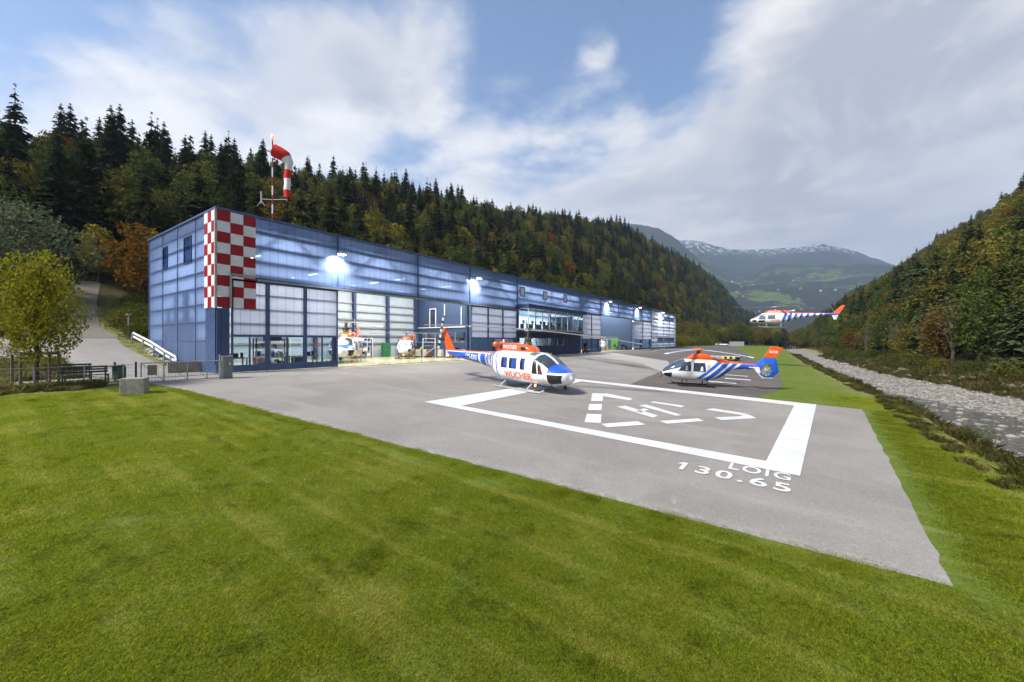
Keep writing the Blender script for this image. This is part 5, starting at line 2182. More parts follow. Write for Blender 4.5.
lab_w = ['workbench behind the first door leaf of the hangar', 'workbench behind the second door leaf of the hangar', 'workbench behind the third door leaf of the hangar',
         'workbench at the foot of the blue partition wall', 'workbench behind the middle doors']
for lb_, (v_, S_, rz_) in zip(lab_w, ((-33.6, 12.0, 1.6), (-33.2, 14.6, 1.5), (-34.0, 17.6, 1.62), (-37.5, 39.8, 0), (-34, 43.5, 1.57))):
    workbench(v_, S_, rz_, lb_)
for lb_, (v_, S_, rz_) in zip(['shelf rack against the side wall of the near hall', 'shelf rack in the near hall behind the workbenches', 'shelf rack at the rear wall of the near hall',
                               'shelf rack at the rear wall beside the partition', 'shelf rack in the far hall'],
                              ((-38, 11.6, 0), (-35.8, 15.8, 1.5), (-45.4, 31, 1.57), (-45.4, 38.4, 1.57), (-44, 84, 0))):
    rack(v_, S_, rz_, lb_)
for k, (v_, S_, mt, lb_, sc_) in enumerate(((-45.2, 27.6, M_greend, 'dark green steel cabinet at the rear wall of the near hall', 1.0),
                                            (-45.2, 34.6, M_greend, 'green steel cabinet behind the small parked helicopter', 1.0),
                                            (-34.6, 92.6, worn('bright_green_metal', (.10, .36, .06), .4, 3, .2), 'tall bright green cabinet in the far hall', 1.5))):
    t_ = empty('steel_cabinet', (v_, S_, BZ + .03), 1.57 if k < 2 else 0, lb_, 'cabinet', scale=sc_)
    mb_ = MB()
    mb_.box(-.6, .6, -.25, .25, 0, 1.9)
    mb_.build('cabinet_body', mt, t_, bevel=.02)
    for sg in (-1, 1):
        mb_ = MB()
        mb_.box(min(sg * .02, sg * .57), max(sg * .02, sg * .57), -.28, -.25, .06, 1.84)
        d_ = mb_.build('cabinet_door', mt, t_)
        mb_ = MB()
        mb_.box(sg * .06, sg * .06 + .03, -.31, -.28, .9, 1.05)
        mb_.build('handle', M_steel, d_)
M_carton = worn('cardboard', (.36, .20, .11), .8, 4, .2)
k = 0
pos_names = ['nearest the blue helicopter tail', 'second in the row', 'third in the row', 'in the middle of the row', 'fifth in the row', 'farthest in the row']
for i in range(6):
    t_ = empty('pallet', (-34.5 - i * 1.75, 38.2 - .35 * i, BZ + .03), R(5 * i), 'loaded pallet in front of the blue partition, ' + pos_names[i], 'pallet', 'loaded pallets in the near hall')
    mb_ = MB()
    for q in range(5):
        mb_.box(-.6, .6, -.4 + q * .18, -.28 + q * .18, .10, .13)
    mb_.box(-.6, -.5, -.4, .44, 0, .10).box(.5, .6, -.4, .44, 0, .10).box(-.05, .05, -.4, .44, 0, .10)
    mb_.build('pallet_deck', M_wood, t_)
    for q in range(4):
        b2 = empty('box', (-34.5 - i * 1.75 - .28 + .56 * (q % 2), 38.2 - .35 * i, BZ + .17 + .46 * (q // 2)), R(3 * q + 5 * i),
                   ['carton on the lower layer of a pallet load', 'white crate on a pallet load'][(q + i) % 2], 'box', 'boxes on the loaded pallets')
        mb_ = MB()
        mb_.box(-.25, .25, -.36, .36, 0, .42)
        mb_.build('box_body', M_carton if (q + i) % 2 == 0 else M_white, b2, bevel=.01)
        mb_ = MB()
        mb_.box(-.26, .26, -.37, .37, .42, .45)
        mb_.build('lid', M_carton if (q + i) % 2 == 0 else M_white, b2)
for i, (v_, S_, lb_) in enumerate(((-42.5, 29.4, 'white maintenance platform with steps between the two parked helicopters'), (-38.5, 36.2, 'white maintenance platform with steps beside the small parked helicopter'),
                                  (-44.0, 22.0, 'white maintenance platform with steps behind the large parked helicopter'), (-36.5, 91.0, 'white maintenance platform with steps in the far hall'))):
    t_ = empty('maintenance_platform', (v_, S_, BZ + .03), .6 * i + .3, lb_, 'platform', 'maintenance platforms inside the hangar')
    mb_ = MB()
    mb_.box(-.8, .8, -.5, .5, 1.5, 1.56)
    mb_.build('deck', M_steel, t_)
    mb_ = MB()
    for x_ in (-.78, .78):
        for y_ in (-.48, .48):
            mb_.tube([(x_, y_, 0), (x_, y_, 2.5)], .03, 6)
    for z_ in (2.0, 2.48):
        mb_.tube([(-.78, .48, z_), (.78, .48, z_), (.78, -.48, z_), (-.78, -.48, z_)], .025, 6)
    mb_.tube([(-.78, -.48, .2), (.78, -.48, 1.4)], .02, 6).tube([(-.78, .48, .2), (.78, .48, 1.4)], .02, 6)
    mb_.build('frame', M_white, t_)
    mb_ = MB()
    for q in range(6):
        mb_.box(-.9 - .22 * (5 - q), -.7 - .22 * (5 - q), -.4, .4, .22 + .22 * q, .25 + .22 * q)
    mb_.beam((-2.0, -.42, .1), (-.8, -.42, 1.5), .04, .12).beam((-2.0, .42, .1), (-.8, .42, 1.5), .04, .12)
    mb_.build('steps', M_yellow, t_)
# far hall clutter
for i, (v_, S_) in enumerate(((-33.0, 92.2), (-33.0, 88.6), (-36.5, 93.6), (-32.6, 94.2))):
    workbench(v_, S_, 1.4 + i, 'workbench in the far hall, ' + ['in front of the green cabinet', 'right of the green cabinet', 'behind the green cabinet', 'nearest the far door leaf'][i], 'workbenches in the far hall')
# office desks behind the glass
for i in range(7):
    t_ = empty('desk', (-30.6, 46.9 + i * 2.35, BZ + 3.87), R(90), 'office desk with a dark monitor behind the projecting glass front', 'desk', 'desks in the office bay')
    mb_ = MB()
    mb_.box(-.8, .8, -.35, .35, .70, .74)
    mb_.build('desk_top', M_wood, t_)
    for x_ in (-.75, .75):
        mb_ = MB()
        mb_.box(x_ - .03, x_ + .03, -.3, .3, 0, .70)
        mb_.build('leg', M_black, t_)
    mb_ = MB()
    mb_.box(-.5, .1, .1, .14, .84, 1.25).box(-.23, -.17, .1, .14, .74, .84)
    mb_.build('monitor', M_black, t_)
    t_ = empty('office_chair', (-29.85, 46.6 + i * 2.35, BZ + 3.87), R(random.uniform(60, 120)), 'black office chair at a desk behind the projecting glass front', 'chair', 'office chairs in the office bay')
    mb_ = MB()
    mb_.box(-.25, .25, -.25, .25, .45, .53)
    mb_.build('seat', M_black, t_, bevel=.03)
    mb_ = MB()
    mb_.box(-.24, .24, .22, .28, .6, 1.2)
    mb_.build('backrest', M_black, t_, bevel=.03)
    mb_ = MB()
    mb_.tube([(0, 0, .05), (0, 0, .45)], .03, 8)
    for q in range(5):
        mb_.beam((0, 0, .09), (.3 * math.cos(q * 1.257), .3 * math.sin(q * 1.257), .04), .05, .04)
    mb_.build('pedestal', M_greyp, t_)

# ================================================================== vegetation
def mesh_np(name, V, F, mats, mi=None, rndv=None, smooth=False):
    me = bpy.data.meshes.new(name)
    V = np.asarray(V, dtype=np.float32)
    k = F.shape[1]
    me.vertices.add(len(V))
    me.vertices.foreach_set('co', V.reshape(-1))
    me.loops.add(F.size)
    me.loops.foreach_set('vertex_index', F.reshape(-1).astype(np.int32))
    me.polygons.add(len(F))
    me.polygons.foreach_set('loop_start', np.arange(0, F.size, k, dtype=np.int32))
    me.polygons.foreach_set('loop_total', np.full(len(F), k, dtype=np.int32))
    for m_ in mats:
        me.materials.append(m_)
    if mi is not None:
        me.polygons.foreach_set('material_index', np.asarray(mi, dtype=np.int32))
    at = me.attributes.new('rnd', 'FLOAT', 'FACE')
    at.data.foreach_set('value', np.asarray(rndv if rndv is not None else np.random.rand(len(F)), dtype=np.float32))
    me.update(calc_edges=True)
    return me


def cards(C, size, rg, flat=.0, aspect=.7):
    """leaf clumps: one irregular four-cornered face at every centre"""
    n = len(C)
    nrm = rg.normal(size=(n, 3))
    nrm[:, 2] += flat
    nrm /= np.linalg.norm(nrm, axis=1)[:, None]
    a = np.cross(nrm, rg.normal(size=(n, 3)))
    a /= np.linalg.norm(a, axis=1)[:, None]
    b_ = np.cross(nrm, a)
    sz = size * rg.uniform(.55, 1.25, size=(n, 1))
    P = []
    for sx, sy in ((-1, -.35), (.15, -1), (1, .3), (-.2, 1)):
        jx = sx * rg.uniform(.7, 1.2, (n, 1))
        jy = sy * rg.uniform(.7, 1.2, (n, 1)) * aspect
        P.append(C + a * jx * sz * .5 + b_ * jy * sz * .5 + nrm * rg.normal(size=(n, 1)) * sz * .12)
    V = np.stack(P, 1).reshape(-1, 3)
    F = np.arange(4 * n).reshape(n, 4)
    return V, F


def broadleaf(seed, H, W, nleaf, size, base=.28, lobes=12, sparse=0.0):
    rg = np.random.default_rng(seed)
    cs, rs = [], []
    for i in range(lobes):
        t_ = (i + .5) / lobes
        zc = base + .08 + (1 - base - .16) * t_
        prof = math.sin(math.pi * min(1, max(0, (zc - base) / (1 - base)) ** .8 * .92 + .06))
        rr = W * .5 * prof * rg.uniform(.25, .75)
        an = i * 2.4 + rg.uniform(-.4, .4)
        cs.append([rr * math.cos(an), rr * math.sin(an), zc * H])
        rs.append(W * .5 * (.30 + .30 * prof) * rg.uniform(.75, 1.15))
    cs, rs = np.array(cs), np.array(rs)
    w_ = rs ** 2
    k = rg.choice(lobes, nleaf, p=w_ / w_.sum())
    d = rg.normal(size=(nleaf, 3))
    d /= np.linalg.norm(d, axis=1)[:, None]
    rad = rs[k] * (.45 + .62 * rg.random(nleaf) ** .5)
    C = cs[k] + d * rad[:, None] * np.array([1, 1, .8])
    # clumping
    q = np.sin(C[:, 0] * 2.9 / W * 6 + seed) * np.sin(C[:, 1] * 2.9 / W * 6 + 1.3 * seed) * np.sin(C[:, 2] * 2.7 / W * 6)
    keep = q > (-.35 + sparse) + rg.normal(size=nleaf) * .18
    C = C[keep]
    V, F = cards(C, size, rg, .35)
    mb = MB()
    mb.tube([(0, 0, -.3), (.02 * H, .0, .25 * H), (0, .01 * H, .55 * H), (.01 * H, 0, .85 * H)], [.021 * H, .016 * H, .010 * H, .003 * H], 8, cap=False)
    for i in range(lobes):
        z0 = max(.18 * H, cs[i][2] * .62)
        mb.tube([(0, 0, z0), tuple(cs[i] * np.array([.5, .5, 1]) + np.array([0, 0, -.02 * H])), tuple(cs[i])], [.007 * H, .005 * H, .002 * H], 5, cap=False)
    return (V, F), mb


def spruce(seed, H, W, whorls=26, nb=9, pine=False):
    rg = np.random.default_rng(seed)
    Vs = []
    Fs = []
    n = 0

    def strip(p0, d, ln, w0, droop, seg=3):
        nonlocal n
        side = np.array([-d[1], d[0], 0])
        rows = []
        for i in range(seg + 1):
            t_ = i / seg
            p = p0 + d * ln * t_ + np.array([0, 0, -droop * ln * t_ ** 1.6 + .05 * ln * t_ ** 4])
            ww = w0 * (1 - t_) ** .7 * (.75 + .5 * rg.random()) + .02
            tw = rg.normal() * .25
            up = np.array([0, 0, 1])
            rows += [p - side * ww + up * (-.28 * ww + tw * ww), p + side * ww + up * (-.28 * ww - tw * ww)]
        Vs.extend(rows)
        for i in range(seg):
            Fs.append((n + 2 * i, n + 2 * i + 1, n + 2 * i + 3, n + 2 * i + 2))
        n += len(rows)

    for k in range(whorls):
        t_ = (k + rg.random() * .7) / whorls
        z = H * ((.10 if not pine else .45) + (.88 if not pine else .52) * t_)
        rr = W * .5 * (1 - t_) ** .78 * rg.uniform(.82, 1.15) + .16
        if pine:
            rr = W * .5 * math.sin(math.pi * (.25 + .7 * t_)) * rg.uniform(.6, 1.1)
        nb_ = max(6, int(nb * (.65 + .6 * (1 - t_))))
        if pine and rg.random() < .3:
            continue
        for j in range(nb_):
            an = 2 * math.pi * (j + rg.random() * .8) / nb_ + k
            d = np.array([math.cos(an), math.sin(an), rg.uniform(-.05, .2)])
            ln = rr * rg.uniform(.7, 1.15)
            z = z + rg.normal() * .22 * H / whorls * 1.6
            strip(np.array([0, 0, z]), d, ln, .17 * ln + .09, rg.uniform(.22, .5))
            # hanging twigs on both sides
            for q in range(3):
                u = rg.uniform(.35, .95)
                side = np.array([-d[1], d[0], 0]) * rg.choice([-1, 1])
                p0 = np.array([0, 0, z]) + d * ln * u + np.array([0, 0, -.35 * ln * u ** 1.6])
                dd = d * .55 + side * .75
                strip(p0, dd, ln * .40, .13 * ln + .08, .6, 1)
    V = np.array(Vs)
    F = np.array(Fs)
    mb = MB()
    mb.tube([(0, 0, -.3), (0, 0, .5 * H), (0, 0, .97 * H)], [.014 * H, .009 * H, .002 * H], 7, cap=False)
    return (V, F), mb


M_bark = worn('bark', (.085, .065, .048), .95, 6, .35)
M_barkp = worn('pale_bark', (.15, .13, .105), .9, 5, .3)
L_spr = leaf_mat('spruce_needles', (.034, .050, .018), (.062, .084, .030), (.080, .085, .024), .2)
L_spr2 = leaf_mat('grey_green_needles', (.050, .068, .032), (.082, .100, .046), (.095, .105, .030), .2)
L_oli = leaf_mat('olive_leaves', (.080, .088, .018), (.145, .142, .028), (.155, .125, .024), .3)
L_grn = leaf_mat('green_leaves', (.048, .074, .016), (.090, .115, .026), (.085, .10, .022), .3)
L_yel = leaf_mat('yellowing_leaves', (.17, .15, .018), (.29, .24, .03), (.20, .17, .02), .3)
L_ora = leaf_mat('orange_leaves', (.14, .068, .014), (.21, .105, .018), (.12, .085, .02), .3)
L_sil = leaf_mat('silver_green_leaves', (.095, .12, .062), (.16, .18, .095), (.12, .14, .07), .3)
L_map = leaf_mat('maple_leaves', (.13, .19, .016), (.31, .31, .024), (.26, .24, .02), .45)
L_brn = leaf_mat('brown_leaves', (.085, .060, .028), (.13, .085, .035), (.10, .08, .03), .2)

kinds = []          # (category word, label bits, crown mesh, trunk mesh, combined mesh, nominal height)


def register(nm, lab, gen, leaf, bark, H):
    (V, F), mb = gen
    crown = mesh_np('crown', V, F, [leaf])
    tme = bpy.data.meshes.new('trunk')
    tme.from_pydata(mb.v, [], mb.f)
    tme.materials.append(bark)
    tme.polygons.foreach_set('use_smooth', [True] * len(tme.polygons))
    # one mesh of both for the mass of the wood
    tv = np.array(mb.v)
    tf_ = np.array([f if len(f) == 4 else (list(f) + [f[-1]])[:4] for f in mb.f])
    V2 = np.concatenate([V, tv])
    F2 = np.concatenate([F, tf_ + len(V)])
    comb = mesh_np('wood_tree', V2, F2, [leaf, bark], mi=[0] * len(F) + [1] * len(tf_))
    co = bpy.data.objects.new('wood_tree', comb)
    kinds.append(dict(name=nm, lab=lab, crown=crown, trunk=tme, comb=co, H=H))


register('spruce', 'dark green spruce', spruce(1, 20, 7.4, 36, 11), L_spr, M_bark, 20)
register('spruce', 'dark green spruce', spruce(2, 22, 7.0, 40, 11), L_spr, M_bark, 24)
register('spruce', 'grey green spruce', spruce(3, 18, 7.6, 32, 11), L_spr2, M_bark, 20)
register('broadleaf_tree', 'olive broadleaf tree', broadleaf(11, 15, 9, 3000, .62, .2, 14), L_oli, M_bark, 15)
register('broadleaf_tree', 'green broadleaf tree', broadleaf(12, 16, 9, 3000, .62, .2, 14), L_grn, M_bark, 16)
register('broadleaf_tree', 'yellow broadleaf tree', broadleaf(13, 14, 8, 2800, .58, .18, 13), L_yel, M_bark, 14)
register('broadleaf_tree', 'orange brown broadleaf tree', broadleaf(14, 14, 8.5, 2800, .58, .18, 13), L_ora, M_bark, 14)
register('broadleaf_tree', 'brownish thin broadleaf tree', broadleaf(15, 15, 8, 1500, .5, .25, 12, .25), L_brn, M_barkp, 15)
register('pine', 'grey green pine with a bare trunk', spruce(21, 19, 9.5, 22, 9, True), L_spr2, M_bark, 19)
NK = len(kinds)


def fwd(v, S):
    """camera depth and picture column of a spot on the ground"""
    Z = -.5736 * v + .8192 * S
    X = .8192 * v + .5736 * S
    return Z, (512 + 398 * X / Z if Z > .1 else None)


rg = random.Random(11)
spots = []          # v, S, kind, scale, region


def pick(w):
    t_ = rg.random() * sum(w)
    for i, q in enumerate(w):
        t_ -= q
        if t_ <= 0:
            return i
    return len(w) - 1


def try_add(v, S, wts, region, smin=.7, smax=1.15):
    spots.append((v, S, pick(wts), rg.uniform(smin, smax), region))


# left slope
def fill(v0, v1, S0, S1, sp, fn):
    S = S0
    r_ = 0
    while S < S1:
        v = v0 + (sp * .5 if r_ % 2 else 0)
        while v < v1:
            fn(v + rg.uniform(-.42, .42) * sp, S + rg.uniform(-.42, .42) * sp)
            v += sp
        S += sp * .9
        r_ += 1


def left_slope(v, S):
    L = -v
    Z, px = fwd(v, S)
    if px is None or px < -60 or px > 860:
        return
    q = mn.noise(Vector((v * .03, S * .03, 2)))
    edge = 66 if S < 16 else 56
    if S < -4:
        edge = 50
    if L < edge:
        return
    # track stays open
    if (S < 12 and abs(S - 8.6) < 3.5 and L < 72) or (abs(S - 4) < 5 and 62 < L < 72):
        return
    far = sstep(120, 500, S)
    if L < edge + 12:
        w_ = [.5, .3, .2, 1.5, 1.2, .8, .9, .4, 0]
    elif S < 12:
        w_ = [2, 1.3, .5, 1.6, 1.0, .30, .45, .2, 0] if q < .1 else [2.6, 1.8, 1.2, 1.2, 1.0, .15, .25, .3, 0]
    else:
        if q > .12:
            w_ = [1.0, .9, .8, 2.2, 1.2, .55, .42, .4, 0]
        else:
            w_ = [2.2, 1.7, 1.5, 1.8, 1.0, .35, .22, .3, 0]
    s0 = .8 if L > edge + 12 else .6
    try_add(v, S, w_, 'left', s0 - .18, 1.02)


fill(-230, -46, -60, 150, 5.0, left_slope)
fill(-230, -50, 150, 420, 6.0, left_slope)
fill(-230, -50, 420, 1000, 10.5, left_slope)
fill(-230, 30, 1000, 1600, 14, lambda v, S: (fwd(v, S)[1] or 0) < 880 and try_add(v, S, [3, 2, 1.2, 1.0, .7, .3, .25, .2, 0], 'left', .9, 1.2))


def valley(v, S):
    Z, px = fwd(v, S)
    if px is None or not (640 < px < 900):
        return
    if (v > e_edge(S) - 1 and S < 300) or (v > -33 and S < 262):
        return
    if v > e_edge(S) - 12 and S < 300:
        return
    try_add(v, S, [.05, .03, .1, 2.2, .9, .9, .15, .4, 0], 'valley', .55, .95)


fill(-56, -4, 232, 420, 7.2, valley)
fill(-12, 12, 300, 420, 7.2, valley)
fill(-60, 14, 420, 1000, 11, valley)


def right_slope(v, S):
    Z, px = fwd(v, S)
    if px is None or px > 1085:
        return
    b0 = g_up(S) + 4.0
    if v < b0:
        return
    q = v - b0
    nz = mn.noise(Vector((v * .03, S * .03, 40)))
    if q < 5:
        w_ = [.4, .2, .6, 1.4, 1.6, .3, .4, .9, .25]
    elif q < 26:
        w_ = [.9, .6, .9, 2.2, 1.5, .7, .45, .6, .8]
    else:
        w_ = [.12, .08, .15, 3.6, .6, 2.4, .6, .3, .02] if nz > -.45 else [1.2, .8, .6, 1.7, .9, .4, .2, .2, .1]
    if q > 84:
        w_ = [1.2, .6, .5, 1, .6, .2, .3, .8, .6]
    sm = .45 if q < 5 else (.62 if q < 24 else .42)
    try_add(v, S, w_, 'right', sm, sm + .34)


fill(14, 46, 22, 170, 4.7, right_slope)
fill(46, 128, 22, 170, 3.7, right_slope)
fill(6, 34, 170, 460, 5.6, right_slope)
fill(34, 128, 170, 460, 4.4, right_slope)
fill(6, 128, 460, 1250, 8.5, right_slope)

# which are seen largest: near the camera and inside the frame
vis = []
for i, (v, S, k, s_, reg) in enumerate(spots):
    Z, px = fwd(v, S)
    if -15 < px < 1040:
        # trees hidden low behind the hangar still show their tops
        vis.append((Z / s_, i))
vis.sort()
near = set(i for _, i in vis[:300])
groups = {'left': 'trees on the slope behind the hangar', 'right': 'trees on the slope across the river', 'valley': 'trees on the valley floor beyond the taxiway'}
where = {'left': 'in the wood on the slope behind the hangar', 'right': 'in the wood on the slope across the river', 'valley': 'on the valley floor beyond the taxiway'}


def plant(k, v, S, s_, rz, label=None, group=None, name=None, cat='tree', z=None, sx=1.0):
    kd = kinds[k]
    o = bpy.data.objects.new(name or kd['name'], None)
    col.objects.link(o)
    o.location = (v, S, (terrain(v, S) if z is None else z) - .1)
    o.rotation_euler = (0, 0, rz)
    o.scale = (s_ * sx, s_ * sx, s_)
    tag(o, label, cat, group)
    for nm, me_ in (('trunk', kd['trunk']), ('crown', kd['crown'])):
        c = bpy.data.objects.new(nm, me_)
        col.objects.link(c)
        c.parent = o
    return o


rest = [[] for _ in range(NK)]


def spot_words(v, S, reg, s_):
    Z, px = fwd(v, S)
    size = 'tall ' if s_ > 1.0 else ('' if s_ > .85 else 'smaller ')
    if reg == 'left':
        row = 'front row of the wood' if -v < 80 else ('middle of the wooded slope' if -v < 125 else 'upper part of the wooded slope')
        col_ = ('photo left edge' if px < 60 else 'left of the hangar' if px < 150 else 'behind the chequered corner' if px < 255 else
                'behind the near door opening' if px < 420 else 'behind the office bay' if px < 590 else 'behind the far end of the hangar')
        return size, row + ', ' + col_
    if reg == 'right':
        q = v - g_up(S)
        row = 'river edge of the right wood' if q < 12 else ('lower right slope' if q < 30 else 'upper right slope')
        col_ = 'at the right frame edge' if px > 985 else 'farther along' if px > 930 else 'towards the valley'
        return size, row + ', ' + col_
    return size, 'on the valley floor beyond the taxiway'


for i, (v, S, k, s_, reg) in enumerate(spots):
    rz = rg.uniform(0, 6.28)
    if i in near:
        sz_, wh_ = spot_words(v, S, reg, s_)
        plant(k, v, S, s_, rz, sz_ + kinds[k]['lab'] + (' ' if reg == 'valley' else ', ') + wh_, groups[reg])
    else:
        rest[k].append((v, S, terrain(v, S) - .15, rz, s_))


def scatter_stuff(name, groups_, kind='stuff', tilt=None):
    """one object whose points each carry a copy of a prototype"""
    pts, rz, sc_, kd = [], [], [], []
    for i, (ob, lst) in enumerate(groups_):
        for (v, S, z, r_, s_) in lst:
            pts.append((v, S, z))
            rz.append((0, 0, r_))
            sc_.append(s_)
            kd.append(i)
    me = bpy.data.meshes.new(name)
    me.from_pydata(pts, [], [])
    a = me.attributes.new('spin', 'FLOAT_VECTOR', 'POINT')
    a.data.foreach_set('vector', np.array(rz, dtype=np.float32).reshape(-1))
    a = me.attributes.new('size', 'FLOAT', 'POINT')
    a.data.foreach_set('value', np.array(sc_, dtype=np.float32))
    a = me.attributes.new('sort', 'INT', 'POINT')
    a.data.foreach_set('value', np.array(kd, dtype=np.int32))
    o = bpy.data.objects.new(name, me)
    col.objects.link(o)
    ng = bpy.data.node_groups.new(name, 'GeometryNodeTree')
    ng.interface.new_socket('Geometry', in_out='INPUT', socket_type='NodeSocketGeometry')
    ng.interface.new_socket('Geometry', in_out='OUTPUT', socket_type='NodeSocketGeometry')
    N, L = ng.nodes, ng.links
    gi = N.new('NodeGroupInput')
    go = N.new('NodeGroupOutput')
    jn = N.new('GeometryNodeJoinGeometry')
    asp = N.new('GeometryNodeInputNamedAttribute')
    asp.data_type = 'FLOAT_VECTOR'
    asp.inputs[0].default_value = 'spin'
    asz = N.new('GeometryNodeInputNamedAttribute')
    asz.data_type = 'FLOAT'
    asz.inputs[0].default_value = 'size'
    aso = N.new('GeometryNodeInputNamedAttribute')
    aso.data_type = 'INT'
    aso.inputs[0].default_value = 'sort'
    for i, (ob, lst) in enumerate(groups_):
        if not lst:
            continue
        oi = N.new('GeometryNodeObjectInfo')
        oi.inputs['Object'].default_value = ob
        oi.inputs['As Instance'].default_value = True
        cmpn = N.new('FunctionNodeCompare')
        cmpn.data_type = 'INT'
        cmpn.operation = 'EQUAL'
        L.new(aso.outputs['Attribute'], cmpn.inputs[2])
        cmpn.inputs[3].default_value = i
        ip = N.new('GeometryNodeInstanceOnPoints')
        L.new(gi.outputs[0], ip.inputs['Points'])
        L.new(cmpn.outputs[0], ip.inputs['Selection'])
        L.new(oi.outputs['Geometry'], ip.inputs['Instance'])
        L.new(asp.outputs['Attribute'], ip.inputs['Rotation'])
        L.new(asz.outputs['Attribute'], ip.inputs['Scale'])
        L.new(ip.outputs[0], jn.inputs[0])
    L.new(jn.outputs[0], go.inputs[0])
    md = o.modifiers.new('scatter', 'NODES')
    md.node_group = ng
    return tag(o, kind=kind)


fo = scatter_stuff('forest', [(kinds[k]['comb'], rest[k]) for k in range(NK)])
print('TREES', len(spots), 'individual', len(near))

# single trees one can point to
(mv, mf), mtb = broadleaf(33, 6.6, 5.2, 12000, .18, .24, 22, .16)
crown = mesh_np('crown', mv, mf, [L_map])
kinds.append(dict(name='maple', lab='', crown=crown, H=6.9))
tme = bpy.data.meshes.new('trunk')
tme.from_pydata(mtb.v, [], mtb.f)
tme.materials.append(M_bark)
kinds[-1]['trunk'] = tme
plant(NK, -29.75, 2.55, 1.0, .4, 'young maple with yellow green leaves standing in a wooden stake frame', name='maple', z=GR * 29.7, sx=.70)
(mv, mf), mtb = broadleaf(41, 9.5, 10.5, 8000, .34, .12, 18)
kinds.append(dict(name='willow', lab='', crown=mesh_np('crown', mv, mf, [L_sil]), H=9.5))
tme = bpy.data.meshes.new('trunk')
tme.from_pydata(mtb.v, [], mtb.f)
tme.materials.append(M_bark)
kinds[-1]['trunk'] = tme
plant(NK + 1, -66.6, 4.2, 1.05, 1.4, 'large silver green willow at the wood edge left of the track', name='willow')
plant(NK + 1, -60.5, 1.5, .8, 3.4, 'smaller silver green willow beside the forest track', name='willow')
for (v, S, k, s_, lb_) in ((-63, 13.5, 6, .75, 'orange tree at the wood edge left of the hangar'), (-58, 25, 6, .95, 'orange tree standing behind the hangar roof, left of the windsock'),
                           (-56, 40, 6, 1.0, 'bright orange tree rising over the hangar roof right of the windsock'), (-56, 46, 5, .95, 'yellow tree rising over the hangar roof beside the orange one'),
                           (-55, 33, 5, .9, 'yellow bush like tree behind the windsock mast'), (-54, 78, 5, .95, 'yellow tree behind the middle of the hangar roof'),
                           (-54, 66, 6, .8, 'low orange tree behind the hangar roof left of the yellow one'), (-60, -6, 5, .8, 'yellow tree at the far left edge of the wood'),
                           (-56, 118, 5, .7, 'small yellow tree behind the far part of the hangar')):
    plant(k, v, S, s_, v + S, lb_)


# bare pale trees at the foot of the right slope
def bare_tree(seed, H):
    r_ = random.Random(seed)
    mb = MB()

    def grow(p, d, ln, rad, lvl):
        q = p + d * ln
        mid = p.lerp(q, .5) + Vector((r_.uniform(-1, 1), r_.uniform(-1, 1), 0)) * ln * .05
        mb.tube([p, mid, q], [rad, rad * .8, rad * .62], 5 if lvl else 7, cap=False)
        if lvl >= 4:
            return
        for k in range(r_.choice((2, 3)) if lvl else 4):
            ax = Vector((r_.uniform(-1, 1), r_.uniform(-1, 1), r_.uniform(.1, .7))).normalized()
            grow(q if k < 2 else p.lerp(q, r_.uniform(.5, .95)), (d * .75 + ax * .65).normalized(), ln * r_.uniform(.55, .72), rad * .5, lvl + 1)
    grow(Vector((0, 0, -.2)), Vector((.02, .03, 1)).normalized(), H * .42, H * .013, 0)
    return mb


bares = []
for i in range(3):
    mb_ = bare_tree(50 + i, 13)
    me = bpy.data.meshes.new('trunk')
    me.from_pydata(mb_.v, [], mb_.f)
    me.materials.append(M_barkp)
    bares.append(me)
for i, (v, S, s_) in enumerate(((19.0, 92, .75), (17.0, 108, .7), (21.8, 66, .6), (16.6, 125, .7), (22.6, 78, .6), (15.2, 140, .7), (24.6, 57, .5), (14, 160, .7), (18.3, 100, .65))):
    o = empty('bare_tree', (v + 1.0, S, terrain(v + 1.0, S)), i * 1.3, 'bare pale tree at the foot of the slope across the river', 'tree', 'bare pale trees on the far river bank')
    o.scale = (s_, s_, s_)
    c = bpy.data.objects.new('trunk', bares[i % 3])
    col.objects.link(c)
    c.parent = o

# shrubs
(sv, sf), smb = broadleaf(61, 2.4, 3.6, 2600, .16, .0, 12)
shr = mesh_np('foliage', sv, sf, [L_grn])
(sv, sf), smb = broadleaf(62, 2.2, 3.4, 2200, .16, .0, 12)
shr2 = mesh_np('foliage', sv, sf, [L_oli])
(sv, sf), smb = broadleaf(63, 2.4, 3.2, 1500, .14, .0, 12, .1)
shr3 = mesh_np('foliage', sv, sf, [L_brn])
stem = bpy.data.meshes.new('stem')
stem.from_pydata(smb.v, [], smb.f)
stem.materials.append(M_bark)


def shrub(v, S, s_, me_, label, group, z=None):
    o = empty('shrub', (v, S, (terrain(v, S) if z is None else z) - .1), v * 3 + S, label, 'shrub', group)
    o.scale = (s_, s_, s_ * .9)
    for nm, m_ in (('foliage', me_), ('stem', stem)):
        c = bpy.data.objects.new(nm, m_)
        col.objects.link(c)
        c.parent = o


